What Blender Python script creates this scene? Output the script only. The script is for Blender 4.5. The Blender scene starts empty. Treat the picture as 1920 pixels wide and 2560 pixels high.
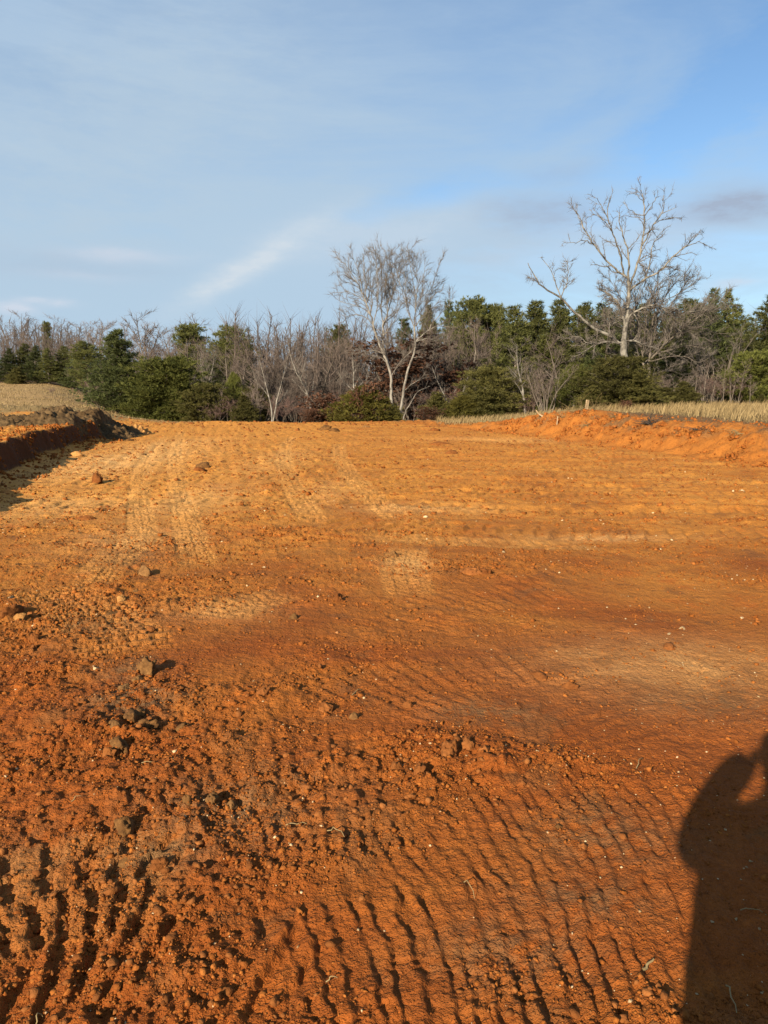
import bpy, bmesh, math, random
import numpy as np
from mathutils import Vector, Matrix

# ------------------------------------------------------------------ camera, sky, sun, exposure
SC = bpy.context.scene
COL = SC.collection
F_PX = 1849.0                       # focal length in pixels of the 1920x2560 photograph
CAM_H = 1.55
PITCH = math.atan((1280 - 990) / F_PX)
cam_d = bpy.data.cameras.new('camera')
cam = bpy.data.objects.new('camera', cam_d)
COL.objects.link(cam)
cam.location = (0, 0, CAM_H)
cam.rotation_euler = (math.pi / 2 - PITCH, 0, 0)
cam_d.sensor_fit = 'VERTICAL'
cam_d.sensor_height = 36.0
cam_d.sensor_width = 27.0
cam_d.lens = 36.0 * F_PX / 2560
cam_d.clip_start = 0.03
cam_d.clip_end = 3000
SC.camera = cam
SC.render.resolution_x, SC.render.resolution_y = 768, 1024
SC.view_settings.view_transform = 'Standard'
SC.view_settings.look = 'None'
SC.view_settings.gamma = 1.0
SC.view_settings.use_curve_mapping = False
SC.view_settings.exposure = 1.25

SUN_EL = math.radians(23.5)
SUN_AZ = math.radians(29.0)         # light travels towards +y, turned 29 degrees to +x
LIGHT_DIR = Vector((math.sin(SUN_AZ) * math.cos(SUN_EL), math.cos(SUN_AZ) * math.cos(SUN_EL), -math.sin(SUN_EL)))
sun_d = bpy.data.lights.new('sun', 'SUN')
sun_d.energy = 5.0
sun_d.angle = math.radians(0.53)
sun_d.color = (1.0, 0.87, 0.68)
sun = bpy.data.objects.new('sun', sun_d)
COL.objects.link(sun)
sun.rotation_euler = LIGHT_DIR.to_track_quat('-Z', 'Y').to_euler()
sun.location = (-20, -36, 20)


def ray(px, py):
    """direction of a photograph pixel, from the camera"""
    a, b = (px - 960) / F_PX, (1280 - py) / F_PX
    c, s = math.cos(PITCH), math.sin(PITCH)
    return Vector((a, c + b * s, -s + b * c))


def at(px, py, Y):
    d = ray(px, py)
    k = Y / d.y
    return Vector((d.x * k, Y, CAM_H + d.z * k))


def gnd(px, py, z=0.0):
    d = ray(px, py)
    k = (z - CAM_H) / d.z
    return (d.x * k, d.y * k)


def azel(px, py):
    d = ray(px, py).normalized()
    return math.atan2(d.x, d.y), math.asin(d.z)


class NT:
    """small helper for node trees"""
    def __init__(self, tree):
        self.t = tree
        self.n = tree.nodes
        self.l = tree.links

    def node(self, kind, **kw):
        nd = self.n.new(kind)
        for k, v in kw.items():
            setattr(nd, k, v)
        return nd

    def put(self, sock, v):
        if isinstance(v, bpy.types.NodeSocket):
            self.l.new(v, sock)
        else:
            if sock.type == 'RGBA' and len(v) == 3:
                v = (*v, 1)
            sock.default_value = v

    def math(self, op, a, b=0.0, c=0.0, clamp=False):
        nd = self.node('ShaderNodeMath', operation=op, use_clamp=clamp)
        for s, v in zip(nd.inputs, (a, b, c)):
            self.put(s, v)
        return nd.outputs[0]

    def mix(self, f, a, b, blend='MIX'):
        nd = self.node('ShaderNodeMix', data_type='RGBA', blend_type=blend)
        self.put(nd.inputs[0], f)
        self.put(nd.inputs[6], a)
        self.put(nd.inputs[7], b)
        return nd.outputs[2]

    def ramp(self, v, a, b, lo=0.0, hi=1.0):
        nd = self.node('ShaderNodeMapRange', interpolation_type='SMOOTHSTEP')
        self.put(nd.inputs[0], v)
        for i, q in zip((1, 2, 3, 4), (a, b, lo, hi)):
            self.put(nd.inputs[i], q)
        return nd.outputs[0]

    def noise(self, vec, scale, detail=4, rough=0.55, dist=0.0):
        nd = self.node('ShaderNodeTexNoise')
        self.put(nd.inputs['Vector'], vec)
        nd.inputs['Scale'].default_value = scale
        nd.inputs['Detail'].default_value = detail
        nd.inputs['Roughness'].default_value = rough
        nd.inputs['Distortion'].default_value = dist
        return nd.outputs[0]

    def scale(self, vec, s, rot=(0, 0, 0)):
        nd = self.node('ShaderNodeMapping')
        self.put(nd.inputs['Vector'], vec)
        nd.inputs['Scale'].default_value = s
        nd.inputs['Rotation'].default_value = rot
        return nd.outputs[0]


# ---- world: Nishita sky with a thin cirrus veil and a few small clouds
world = bpy.data.worlds.new('World')
SC.world = world
world.use_nodes = True
W = NT(world.node_tree)
W.n.clear()
sky = W.node('ShaderNodeTexSky', sky_type='NISHITA')
sky.sun_disc = False
sky.sun_elevation = SUN_EL
sky.sun_rotation = math.pi + SUN_AZ      # the sun stands behind the camera, to the left
sky.air_density = 1.0
sky.dust_density = 0.6
sky.ozone_density = 1.6
tc = W.node('ShaderNodeTexCoord').outputs['Generated']
sep = W.node('ShaderNodeSeparateXYZ')
W.l.new(tc, sep.inputs[0])
el_ = W.math('ARCSINE', sep.outputs[2])
az_ = W.math('ARCTAN2', sep.outputs[0], sep.outputs[1])
uv = W.node('ShaderNodeCombineXYZ')
W.l.new(az_, uv.inputs[0])
W.l.new(el_, uv.inputs[1])
uvw = uv.outputs[0]
wob = W.noise(W.scale(tc, (3, 3, 6)), 2.2, 5, 0.6)
wob2 = W.noise(W.scale(tc, (4, 4, 9)), 6.0, 5, 0.6)
wob3 = W.noise(W.scale(tc, (5, 5, 16), (0, math.radians(-12), 0)), 4.0, 8, 0.65)


def spot(px, py, rx, ry, rot=0.0, warp=0.06):
    """soft cloud patch centred on a direction; radii in degrees"""
    a0, e0 = azel(px, py)
    dx = W.math('ADD', W.math('SUBTRACT', az_, a0), W.math('MULTIPLY', W.math('SUBTRACT', wob2, 0.5), warp))
    dy = W.math('ADD', W.math('SUBTRACT', el_, e0), W.math('MULTIPLY', W.math('SUBTRACT', wob, 0.5), warp * 0.7))
    c, s = math.cos(rot), math.sin(rot)
    u = W.math('ADD', W.math('MULTIPLY', dx, c), W.math('MULTIPLY', dy, s))
    v = W.math('SUBTRACT', W.math('MULTIPLY', dy, c), W.math('MULTIPLY', dx, s))
    u = W.math('DIVIDE', u, math.radians(rx))
    v = W.math('DIVIDE', v, math.radians(ry))
    q = W.math('ADD', W.math('MULTIPLY', u, u), W.math('MULTIPLY', v, v))
    q = W.math('ADD', q, W.math('MULTIPLY', W.math('SUBTRACT', 0.5, wob3), 2.6))
    return W.math('MINIMUM', W.math('EXPONENT', W.math('MULTIPLY', q, -1.0)), 1.0)


# veil: thicker towards the left, streaky towards the right
streaks = W.noise(W.scale(tc, (1.0, 1.4, 4.2), (0, math.radians(-24), 0)), 1.9, 9, 0.60, 0.8)
fib = W.noise(W.scale(tc, (2.0, 2.4, 11.0), (0, math.radians(-26), 0)), 2.6, 9, 0.66, 0.5)
veil_l = W.ramp(sep.outputs[0], 0.55, -0.16, 0.10, 0.60)
veil_s = W.ramp(streaks, 0.36, 0.68, 0.0, 0.42)
low = W.ramp(el_, math.radians(24), math.radians(4), 0.0, 0.26)
veil = W.math('ADD', W.math('ADD', veil_l, veil_s), low)
veil = W.math('ADD', veil, W.math('MULTIPLY', spot(630, 665, 6.5, 1.1, math.radians(30), .03), 0.70))
veil = W.math('ADD', veil, W.math('MULTIPLY', spot(1000, 590, 10, 2.0, math.radians(6)), 0.30))
veil = W.math('SUBTRACT', veil, W.math('MULTIPLY', spot(1030, 497, 6.0, 1.0, math.radians(10), .03), 0.55))
veil = W.math('SUBTRACT', veil, W.math('MULTIPLY', spot(1750, 330, 8.0, 3.0, math.radians(20)), 0.35))
veil = W.math('SUBTRACT', veil, W.math('MULTIPLY', spot(1870, 180, 5.0, 2.4, math.radians(30)), 0.35))
veil = W.math('ADD', veil, W.math('MULTIPLY', W.math('SUBTRACT', fib, 0.5), 0.55))
veil = W.math('MINIMUM', W.math('MAXIMUM', veil, 0.0), 0.97)
base = W.mix(1.0, sky.outputs[0], (0.86, 1.0, 1.10), 'MULTIPLY')
pale = W.mix(W.ramp(el_, math.radians(34), math.radians(8)), (2.55, 3.6, 5.05), (3.25, 4.3, 5.35))
skyc = W.mix(veil, base, pale)
skyc = W.mix(W.math('MULTIPLY', spot(640, 655, 5.8, .8, math.radians(30), .025), .9), skyc, (4.75, 5.25, 5.7))
skyc = W.mix(W.math('MULTIPLY', spot(930, 585, 8.0, 1.5, math.radians(8), .05), .55), skyc, (4.1, 4.8, 5.55))
skyc = W.mix(W.math('MULTIPLY', spot(300, 330, 15.0, 7.0, math.radians(25), .14), .55), skyc, (3.45, 4.3, 5.1))
skyc = W.mix(W.math('MULTIPLY', spot(1500, 600, 12.0, 1.8, math.radians(4), .05), .35), skyc, (3.9, 4.7, 5.7))
for (px, py, rx, ry, k) in [(300, 640, 4.2, 0.45, .45), (210, 690, 3.0, .35, .3), (15, 772, 1.6, .45, .8), (150, 762, 1.0, .3, .6),
                            (75, 752, .8, .2, .5), (1835, 708, 1.7, .3, .7), (290, 632, 1.5, .3, .3)]:
    skyc = W.mix(W.math('MULTIPLY', spot(px, py, rx, ry, 0, .035), k), skyc, (4.6, 5.0, 5.7))
for (px, py, rx, ry, k) in [(1850, 520, 3.6, 1.0, .95), (1350, 535, 4.0, 1.2, .6), (1420, 430, 2.6, .7, .25), (150, 660, 7, 1.0, .2)]:
    skyc = W.mix(W.math('MULTIPLY', spot(px, py, rx, ry, 0, .05), k), skyc, (2.65, 3.2, 4.15))
bg = W.node('ShaderNodeBackground')
W.l.new(skyc, bg.inputs[0])
bg.inputs[1].default_value = 0.060
wo = W.node('ShaderNodeOutputWorld')
W.l.new(bg.outputs[0], wo.inputs[0])


# ------------------------------------------------------------------ numpy noise
_TAB = np.random.default_rng(20240).random(65536).astype(np.float32)
_COS, _SIN = np.cos(_TAB * 2 * np.pi), np.sin(_TAB * 2 * np.pi)


def _idx(ix, iy, seed):
    return (((ix + seed * 57) & 255) << 8) | ((iy + seed * 131 + (ix >> 8) * 17) & 255)


def _hash(ix, iy, seed):
    return _TAB[_idx(ix, iy, seed)]


def perlin(x, y, seed=0):
    fx0, fy0 = np.floor(x), np.floor(y)
    fx, fy = (x - fx0).astype(np.float32), (y - fy0).astype(np.float32)
    ix, iy = fx0.astype(np.int32), fy0.astype(np.int32)
    u, v = fx * fx * fx * (fx * (fx * 6 - 15) + 10), fy * fy * fy * (fy * (fy * 6 - 15) + 10)

    def g(dx, dy):
        i = _idx(ix + dx, iy + dy, seed)
        return _COS[i] * (fx - dx) + _SIN[i] * (fy - dy)
    n = (g(0, 0) * (1 - u) + g(1, 0) * u) * (1 - v) + (g(0, 1) * (1 - u) + g(1, 1) * u) * v
    return n * 1.5


def fbm(x, y, octv=4, seed=0, gain=0.5):
    s, a = 0.0, 1.0
    for o in range(octv):
        s = s + a * perlin(x, y, seed + o * 17)
        x, y, a = x * 2.03 + 5.1, y * 2.03 - 3.7, a * gain
    return s


def worley(x, y, seed=0):
    """F1 distance and a random number of the nearest cell"""
    fx0, fy0 = np.floor(x), np.floor(y)
    fx, fy = (x - fx0).astype(np.float32), (y - fy0).astype(np.float32)
    ix, iy = fx0.astype(np.int32), fy0.astype(np.int32)
    best = np.full(x.shape, 9.0, dtype=np.float32)
    bi = np.zeros(x.shape, dtype=np.int32)
    for dx in (-1, 0, 1):
        for dy in (-1, 0, 1):
            i = _idx(ix + dx, iy + dy, seed)
            px = dx + 0.15 + 0.7 * _TAB[i]
            py = dy + 0.15 + 0.7 * _TAB[i ^ 0x5a5a]
            d = (fx - px) ** 2 + (fy - py) ** 2
            m = d < best
            best = np.where(m, d, best)
            bi = np.where(m, i, bi)
    return np.sqrt(best), _TAB[bi ^ 0x1234]


def ss(a, b, x):
    t = np.clip((x - a) / (b - a), 0, 1)
    return t * t * (3 - 2 * t)


# ------------------------------------------------------------------ the lie of the land
LY = [-10, 0, 14.2, 19.9, 25.4, 29.2, 31.0, 32.5, 35, 60]
LX = [-1.5 - 1.5, -3.2, -7.37, -9.04, -9.9, -10.6, -11.7, -14.2, -22, -90]
RY = [-10, 0, 16.5, 18, 21.5, 27.8, 33, 36, 40, 60]
RX = [14, 12.5, 8.6, 7.9, 7.3, 6.2, 4.4, 3.2, 2.0, -4]


def bank_s(x, y):
    sl = np.interp(y, LY, LX) - x
    sr = x - np.interp(y, RY, RX)
    return sl, sr


def land(x, y):
    """terrain without the small relief"""
    sl, sr = bank_s(x, y)
    wob = 0.22 * perlin(y / 1.7, x * 0.15, 3) + 0.10 * perlin(y / 0.5, x * 0.3, 4)
    claw = 0.04 * perlin(y / 0.17, x * 1.1, 5) + 0.05 * perlin(y / 0.41, x * 2.0, 6)
    hl = np.interp(y, [0, 14, 20, 29, 33], [.64, .63, .62, .58, .42])
    crest = 0.05 * perlin(y / 0.9, x / 0.9, 8)
    zl = (hl + crest) * ss(-0.02, 0.34, sl + wob + claw) + 0.10 * ss(-0.5, 0.15, sl + wob) * ss(0.4, -0.1, sl)
    hr = np.interp(y, [10, 16.5, 20.5, 24, 26.5, 28.6, 30, 31, 33, 36, 40], [.70, .72, .72, .76, .80, .84, .80, .78, .55, .22, .05])
    wr = 0.35 * perlin(y / 2.3, x * 0.2, 13) + 0.12 * perlin(y / 0.6, x * 0.5, 14)
    zr = hr * ss(0.0, 1.75, sr + wr) + 0.012 * np.clip(sr - 2, 0, 30)
    mound = np.exp(-((y - 28.6) / 1.0) ** 2) * 0.17 + np.exp(-((y - 31.2) / 1.3) ** 2) * 0.10 + 0.10 * np.clip(perlin(y / 1.1, sr / 1.3, 15), 0, 1)
    zr = zr + mound * np.exp(-((sr - 1.9) / 1.0) ** 2)
    near = np.maximum(zl, zr) + 0.05 * fbm(x / 5.5, y / 5.5, 2, 21)
    lip = 0.16 * np.exp(-((y - 43.5) / 1.5) ** 2) * (0.6 + fbm(x / 2.0, y / 2.0, 3, 77))
    near = near + lip * ss(30, 40, y)
    # beyond the pad
    a = x / np.maximum(y, 5)
    wl = ss(-0.27, -0.47, a)
    wrt = ss(0.12, 0.34, a)
    far_l = 0.9 + np.clip(y - 45, -10, 60) * 0.047 + np.clip(y - 105, 0, 400) * 0.034
    far_m = 0.02 - np.clip(y - 45, 0, 22) * 0.055 + np.clip(y - 75, 0, 500) * 0.035
    far_r = 0.85 + np.clip(y - 30, 0, 500) * 0.012
    far = far_m * (1 - wl) * (1 - wrt) + far_l * wl + far_r * wrt
    far = far + 0.08 * fbm(x / 7, y / 7, 2, 31)
    k = ss(39, 47, y)
    return near * (1 - k) + far * k


# tracks: arcs (cx, cy, R, half width, pitch, depth, kind, y range)
TR = []


def track(p0, p1, bulge, hw, pitch, depth, kind='bar'):
    """an arc over two points of the ground; bulge is the sagitta"""
    (x0, y0), (x1, y1) = p0, p1
    dx, dy = x1 - x0, y1 - y0
    c = math.hypot(dx, dy)
    R = (c * c / 4 + bulge * bulge) / (2 * abs(bulge))
    nx, ny = -dy / c, dx / c
    s = 1 if bulge > 0 else -1
    mx, my = (x0 + x1) / 2, (y0 + y1) / 2
    cx, cy = mx - s * nx * (R - abs(bulge)), my - s * ny * (R - abs(bulge))
    amid = math.atan2(my + s * ny * abs(bulge) - cy, mx + s * nx * abs(bulge) - cx)
    half = math.asin(min(1, c / 2 / R))
    TR.append((cx, cy, R, amid, half, hw, pitch, depth, kind))


G = gnd
# fresh crawler cleats across the foreground, fainter ones behind them
track(G(760, 2500), G(1800, 2390), 0.09, 0.34, 0.064, 0.0165)
track(G(930, 2180), G(1850, 2040), 0.10, 0.26, 0.062, 0.012)
track(G(560, 2130), G(1000, 2050), 0.06, 0.22, 0.062, 0.011)
track(G(-80, 2540), G(720, 2500), 0.05, 0.28, 0.080, 0.024)
track(G(-80, 2400), G(560, 2370), 0.05, 0.13, 0.075, 0.014)
track(G(470, 1960), G(900, 1860), 0.05, 0.16, 0.09, 0.012)
track(G(900, 1780), G(1300, 1660), 0.10, 0.35, 0.10, 0.015)
track(G(1330, 1800), G(1560, 1860), 0.05, 0.25, 0.09, 0.013)
track(G(980, 1570), G(1420, 1460), 0.20, 0.35, 0.13, 0.017)
track(G(1180, 1470), G(1420, 1420), 0.10, 0.30, 0.15, 0.016)
track(G(-60, 2290), G(400, 2200), 0.05, 0.26, 0.10, 0.020, 'lug')
track(G(100, 1470), G(320, 1640), 0.10, 0.30, 0.10, 0.030, 'lug')
track(G(230, 1460), G(370, 1345), 0.08, 0.22, 0.10, 0.020, 'lug')
track(G(1030, 1490), G(1020, 1370), 0.05, 0.22, 0.09, 0.014, 'lug')
track(G(560, 1550), G(700, 1490), 0.05, 0.20, 0.09, 0.010, 'lug')
track(G(500, 1420), G(455, 1080), 0.25, 0.19, 0.11, 0.020, 'lug')
track(G(360, 1350), G(420, 1090), 0.40, 0.18, 0.12, 0.018, 'lug')
track(G(1010, 1310), G(850, 1110), 0.30, 0.22, 0.14, 0.030, 'lug')
track(G(790, 1310), G(735, 1090), 0.40, 0.20, 0.14, 0.024, 'lug')
track(G(1500, 1360), G(930, 1340), 0.10, 0.25, 0.14, 0.014, 'lug')
for k in range(16):                       # rows left by the crawler beyond, running towards the right bank
    y0 = 9.0 + k * 1.55 + (k % 3) * 0.25
    track((-1.5 - 0.12 * k, y0 * 1.04), (7.3, y0 * 0.93), -0.55 - 0.03 * k, 0.36, 0.21, 0.042)
    if k % 2:
        track((-6.0 - 0.1 * k, y0 * 0.94), (0.5, y0 * 1.03), 0.40, 0.34, 0.22, 0.028)


def tracks(x, y):
    h = np.zeros(x.shape)
    press = np.zeros(x.shape)
    flat = np.zeros(x.shape)
    wx = 0.022 * perlin(x / 0.3, y / 0.3, 61) + 0.012 * perlin(x / 0.07, y / 0.07, 62) + .006 * perlin(x / .025, y / .025, 64)
    keep = 0.72 + 1.0 * fbm(x / 0.36, y / 0.36, 3, 63)
    for (cx, cy, R, am, half, hw, pitch, dep, kind) in TR:
        r = np.hypot(x - cx, y - cy)
        m = np.abs(r - R) < hw * 1.35
        if not m.any():
            continue
        X, Y = x[m], y[m]
        ang = np.arctan2(Y - cy, X - cx) - am
        ang = (ang + math.pi) % (2 * math.pi) - math.pi
        t = (r[m] - R) / hw + wx[m] * 2
        win = ss(1.12, 0.85, np.abs(t)) * ss(half + .15 / R, half - min(.6, half * R * .2) / R, np.abs(ang))
        s = (ang * R + wx[m]) / pitch
        if kind == 'bar':
            f = (s + 0.34 * t + .09 * np.sin(2.3 * s)) % 1.0
            prof = np.where(f < 0.72, f / 0.72, (1 - f) / 0.28) - 0.55
            if math.cos(am) * 0 + (-math.sin(am)) < 0:        # steep side away from the sun
                prof = np.where(f > 0.28, (1 - f) / 0.72, f / 0.28) - 0.55
        else:
            f = (s + np.where(t > 0, 0.5, 0.0) + 0.45 * np.abs(t)) % 1.0
            q = (t * 2.0) % 1.0
            prof = np.where((f > 0.18) & (f < 0.62) & (q > .12), -0.8, 0.25)
        kk = np.clip(keep[m] + (.25 if kind == 'lug' else 0), 0.08, 1.0)
        h[m] += dep * prof * win * kk
        if kind == 'lug':
            press[m] = np.maximum(press[m], win * kk)
        flat[m] = np.maximum(flat[m], win * kk)
    return h, press, flat


# patches of rough clods: pixel of the photograph, radii in metres, strength
PATCH = [(150, 2530, .35, .25, .9), (560, 2500, .30, .2, .5), (330, 1760, .5, .5, 1.2), (700, 1680, .7, .6, .9),
         (1050, 1920, .45, .35, 1.2), (560, 2080, .5, .3, 1.0), (720, 2060, .4, .3, .8), (120, 1560, .9, .9, 1.0),
         (420, 1480, .9, .8, .7), (820, 1350, 1.4, .5, .7), (1150, 1420, .9, .35, 1.0), (1300, 1690, .6, .4, .8),
         (1180, 1560, .9, .5, .6), (700, 1900, .7, .25, .9), (30, 1900, .5, .5, .8), (860, 1480, .5, .3, .5),
         (1500, 2540, .5, .2, 1.0), (300, 2080, .5, .4, .5), (420, 1380, .8, .6, .5), (1550, 1930, .4, .35, .6),
         (560, 1330, .7, .3, .5), (150, 1330, .8, .3, .3), (980, 1380, .15, .15, 1.0), (840, 1500, .15, .12, .9)]
SMOOTH = [(620, 1560, .8, .5), (1700, 1720, 1.2, .6), (1780, 1900, .6, .35), (1620, 1560, 1.4, .7), (950, 2300, .3, .3), (1100, 1790, .5, .25),
          (560, 1720, .45, .35), (640, 1640, .4, .4), (1250, 1480, 1.2, .4)]
PATCH_W = [(*gnd(a, b), c, d, e) for a, b, c, d, e in PATCH]
SMOOTH_W = [(*gnd(a, b), c, d) for a, b, c, d in SMOOTH]


def roughness(x, y):
    r = 0.40 + 0.70 * fbm(x / 1.1 + 3, y / 0.8, 3, 41)
    for (cx, cy, a, b, k) in PATCH_W:
        r = r + k * np.exp(-((x - cx) / a) ** 2 - ((y - cy) / b) ** 2)
    for (cx, cy, a, b) in SMOOTH_W:
        r = r - 0.9 * np.exp(-((x - cx) / a) ** 2 - ((y - cy) / b) ** 2)
    return np.clip(r, 0.02, 1.7)


def relief(x, y):
    R = roughness(x, y)
    h, press, flat = tracks(x, y)
    R = R * (1 - 0.72 * flat)
    wx = x + 0.03 * perlin(x / 0.09, y / 0.09, 51)
    wy = y + 0.03 * perlin(x / 0.09, y / 0.09, 52)
    wx2 = wx + 0.05 * perlin(x / 0.22, y / 0.22, 53)
    wy2 = wy + 0.05 * perlin(x / 0.22, y / 0.22, 54)
    crk = fbm(x / 0.045, y / 0.045, 3, 56, .6)
    f, rn = worley(wx2 / 0.15, wy2 / 0.12, 71)
    f = f + 0.16 * crk
    big = np.clip(1 - f / 0.55, 0, 1) ** 0.8 * np.clip(rn - 0.45, 0, 1)
    h = h + 0.058 * big * np.clip(R - 0.6, 0, 0.9)
    f, rn = worley(wx2 / 0.06, wy2 / 0.05, 72)
    f = f + 0.14 * crk
    h = h + 0.018 * np.clip(1 - f / 0.6, 0, 1) * np.clip(rn - .2, 0, 1) * np.clip(R - 0.15, 0, 1.1)
    f, rn = worley(wx / 0.026, wy / 0.026, 73)
    h = h + 0.0085 * np.clip(1 - f / 0.65, 0, 1) ** 0.7 * rn * (0.15 + R)
    far = ss(5, 11, y)
    f, rn = worley(wx / 0.24, wy / 0.20, 74)
    h = h + 0.0075 * crk * (.35 + .8 * R)
    h = h + far * 0.055 * np.clip(1 - f / 0.6, 0, 1) ** 0.8 * np.clip(rn - .2, 0, 1) * (0.35 + R)
    h = h + 0.022 * fbm(x / 0.40, y / 0.40, 5, 81, 0.62) * (0.22 + 0.78 * R)
    grade = ss(6.5, 11, y)
    rt = ss(-1.5, 1.5, x)
    h = h + grade * rt * 0.042 * perlin(x / 5.0, (y + 0.16 * x) / 0.42, 87)
    h = h + grade * (1 - rt) * 0.019 * perlin((x + 0.22 * y) / 0.26, y / 5.0, 88)
    # shrinkage cracks and pits
    h = h - 0.009 * ss(0.03, 0.0, np.abs(fbm(x / 0.55, y / 0.40, 3, 85))) * ss(0.25, 0.7, fbm(x / 1.4, y / 1.4, 2, 86) + .35) * (1 - far)
    return h, R, press


def surf(x, y):
    h, R, p = relief(x, y)
    return land(x, y) + h


# ------------------------------------------------------------------ helpers for meshes and objects
def mesh_np(name, verts, faces, smooth=False, mats=None):
    """faces: int array (n, k) with k = 3 or 4"""
    me = bpy.data.meshes.new(name)
    verts = np.asarray(verts, dtype=np.float32)
    faces = np.asarray(faces, dtype=np.int32)
    n, k = faces.shape
    me.vertices.add(len(verts))
    me.vertices.foreach_set('co', verts.ravel())
    me.loops.add(n * k)
    me.loops.foreach_set('vertex_index', faces.ravel())
    me.polygons.add(n)
    me.polygons.foreach_set('loop_start', np.arange(0, n * k, k, dtype=np.int32))
    me.polygons.foreach_set('loop_total', np.full(n, k, dtype=np.int32))
    if smooth:
        me.polygons.foreach_set('use_smooth', np.ones(n, dtype=bool))
    me.update(calc_edges=True)
    if mats:
        me.materials.append(mats)
    return me


def attr(me, name, vals):
    a = me.attributes.new(name, 'FLOAT', 'POINT')
    a.data.foreach_set('value', np.asarray(vals, dtype=np.float32))


def link(name, data, parent=None, loc=None):
    o = bpy.data.objects.new(name, data)
    COL.objects.link(o)
    if parent is not None:
        o.parent = parent
    if loc is not None:
        o.location = loc
    return o


def tag(o, label=None, cat=None, group=None, kind=None):
    for k, v in (('label', label), ('category', cat), ('group', group), ('kind', kind)):
        if v:
            o[k] = v
    return o


def new_mat(name, rough=0.9, spec=0.2):
    m = bpy.data.materials.new(name)
    m.use_nodes = True
    T = NT(m.node_tree)
    b = T.n['Principled BSDF']
    b.inputs['Roughness'].default_value = rough
    b.inputs['Specular IOR Level'].default_value = spec
    return m, T, b


# ------------------------------------------------------------------ materials
def soil_mat():
    m, T, b = new_mat('red_clay', 0.92, 0.12)
    co = T.node('ShaderNodeTexCoord').outputs['Object']
    flat = T.scale(co, (1, 1, 0.35))
    n1 = T.noise(flat, 0.55, 5, 0.6, 0.6)
    n2 = T.noise(flat, 2.3, 6, 0.65, 0.4)
    n3 = T.noise(flat, 14.0, 5, 0.7)
    n4 = T.noise(co, 75.0, 4, 0.7)
    yy = T.node('ShaderNodeSeparateXYZ')
    T.l.new(co, yy.inputs[0])
    # redder, damper clay near the camera; paler ochre where it has dried out further off
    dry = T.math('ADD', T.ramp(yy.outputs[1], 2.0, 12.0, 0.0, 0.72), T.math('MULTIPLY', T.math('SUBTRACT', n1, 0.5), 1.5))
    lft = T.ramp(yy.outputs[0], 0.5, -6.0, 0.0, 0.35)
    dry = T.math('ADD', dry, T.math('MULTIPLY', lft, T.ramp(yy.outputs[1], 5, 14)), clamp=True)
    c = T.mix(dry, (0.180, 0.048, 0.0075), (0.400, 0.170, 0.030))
    c = T.mix(T.ramp(n2, 0.52, 0.76), c, (0.310, 0.084, 0.0115))
    c = T.mix(T.math('MULTIPLY', T.ramp(n2, 0.44, 0.36), 0.62), c, (0.150, 0.056, 0.015))
    pr = T.node('ShaderNodeAttribute', attribute_name='press').outputs['Fac']
    c = T.mix(T.math('MULTIPLY', pr, T.ramp(yy.outputs[1], 3.5, 9.0, .18, .46)), c, (0.42, 0.205, 0.056))
    pale = T.node('ShaderNodeAttribute', attribute_name='pale').outputs['Fac']
    c = T.mix(T.math('MULTIPLY', pale, T.ramp(n2, 0.30, 0.62, 0.35, 1.0)), c, (0.52, 0.295, 0.105))
    top = T.node('ShaderNodeAttribute', attribute_name='topsoil').outputs['Fac']
    grey = T.node('ShaderNodeAttribute', attribute_name='grey').outputs['Fac']
    c = T.mix(T.math('MULTIPLY', grey, T.ramp(n3, 0.35, 0.6)), c, (0.125, 0.078, 0.034))
    tsoil = T.mix(T.ramp(n3, 0.35, 0.65), (0.070, 0.038, 0.016), (0.150, 0.084, 0.034))
    berm = T.node('ShaderNodeAttribute', attribute_name='berm').outputs['Fac']      # deep orange subsoil pushed up at the side
    c = T.mix(T.math('MULTIPLY', berm, 0.85), c, T.mix(n2, (0.215, 0.066, 0.010), (0.300, 0.110, 0.020)))
    wall_shade = T.node('ShaderNodeAttribute', attribute_name='wall_shade').outputs['Fac']     # shade of the left cut wall, put into the colour
    c = T.mix(wall_shade, c, T.mix(n3, (0.050, 0.018, 0.007), (0.100, 0.038, 0.013)))
    c = T.mix(top, c, tsoil)
    grs = T.node('ShaderNodeAttribute', attribute_name='grass').outputs['Fac']
    straw = T.mix(n3, (0.12, 0.078, 0.030), (0.21, 0.145, 0.060))
    c = T.mix(grs, c, straw)
    c = T.mix(T.ramp(n4, 0.25, 0.75, 0.0, 0.55), c, T.mix(1.0, c, (1.5, 1.5, 1.55), 'MULTIPLY'))
    spk = T.noise(flat, 5.5, 8, 0.72, 0.8)
    c = T.mix(T.ramp(spk, 0.44, 0.36, 0.0, 0.45), c, T.mix(1.0, c, (0.55, 0.50, 0.48), 'MULTIPLY'))
    c = T.mix(T.ramp(spk, 0.58, 0.68, 0.0, 0.40), c, T.mix(1.0, c, (1.25, 1.45, 1.7), 'MULTIPLY'))
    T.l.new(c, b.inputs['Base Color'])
    bump = T.node('ShaderNodeBump')
    bump.inputs['Strength'].default_value = 0.9
    bump.inputs['Distance'].default_value = 0.012
    hgt = T.math('ADD', T.math('MULTIPLY', T.noise(co, 38.0, 4, 0.7), 1.2), T.math('MULTIPLY', n4, 0.55))
    T.l.new(hgt, bump.inputs['Height'])
    bump2 = T.node('ShaderNodeBump')
    bump2.inputs['Strength'].default_value = 1.0
    bump2.inputs['Distance'].default_value = 0.045
    T.l.new(T.noise(co, 9.0, 5, 0.75), bump2.inputs['Height'])
    T.l.new(bump2.outputs[0], bump.inputs['Normal'])
    T.l.new(bump.outputs[0], b.inputs['Normal'])
    return m


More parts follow.
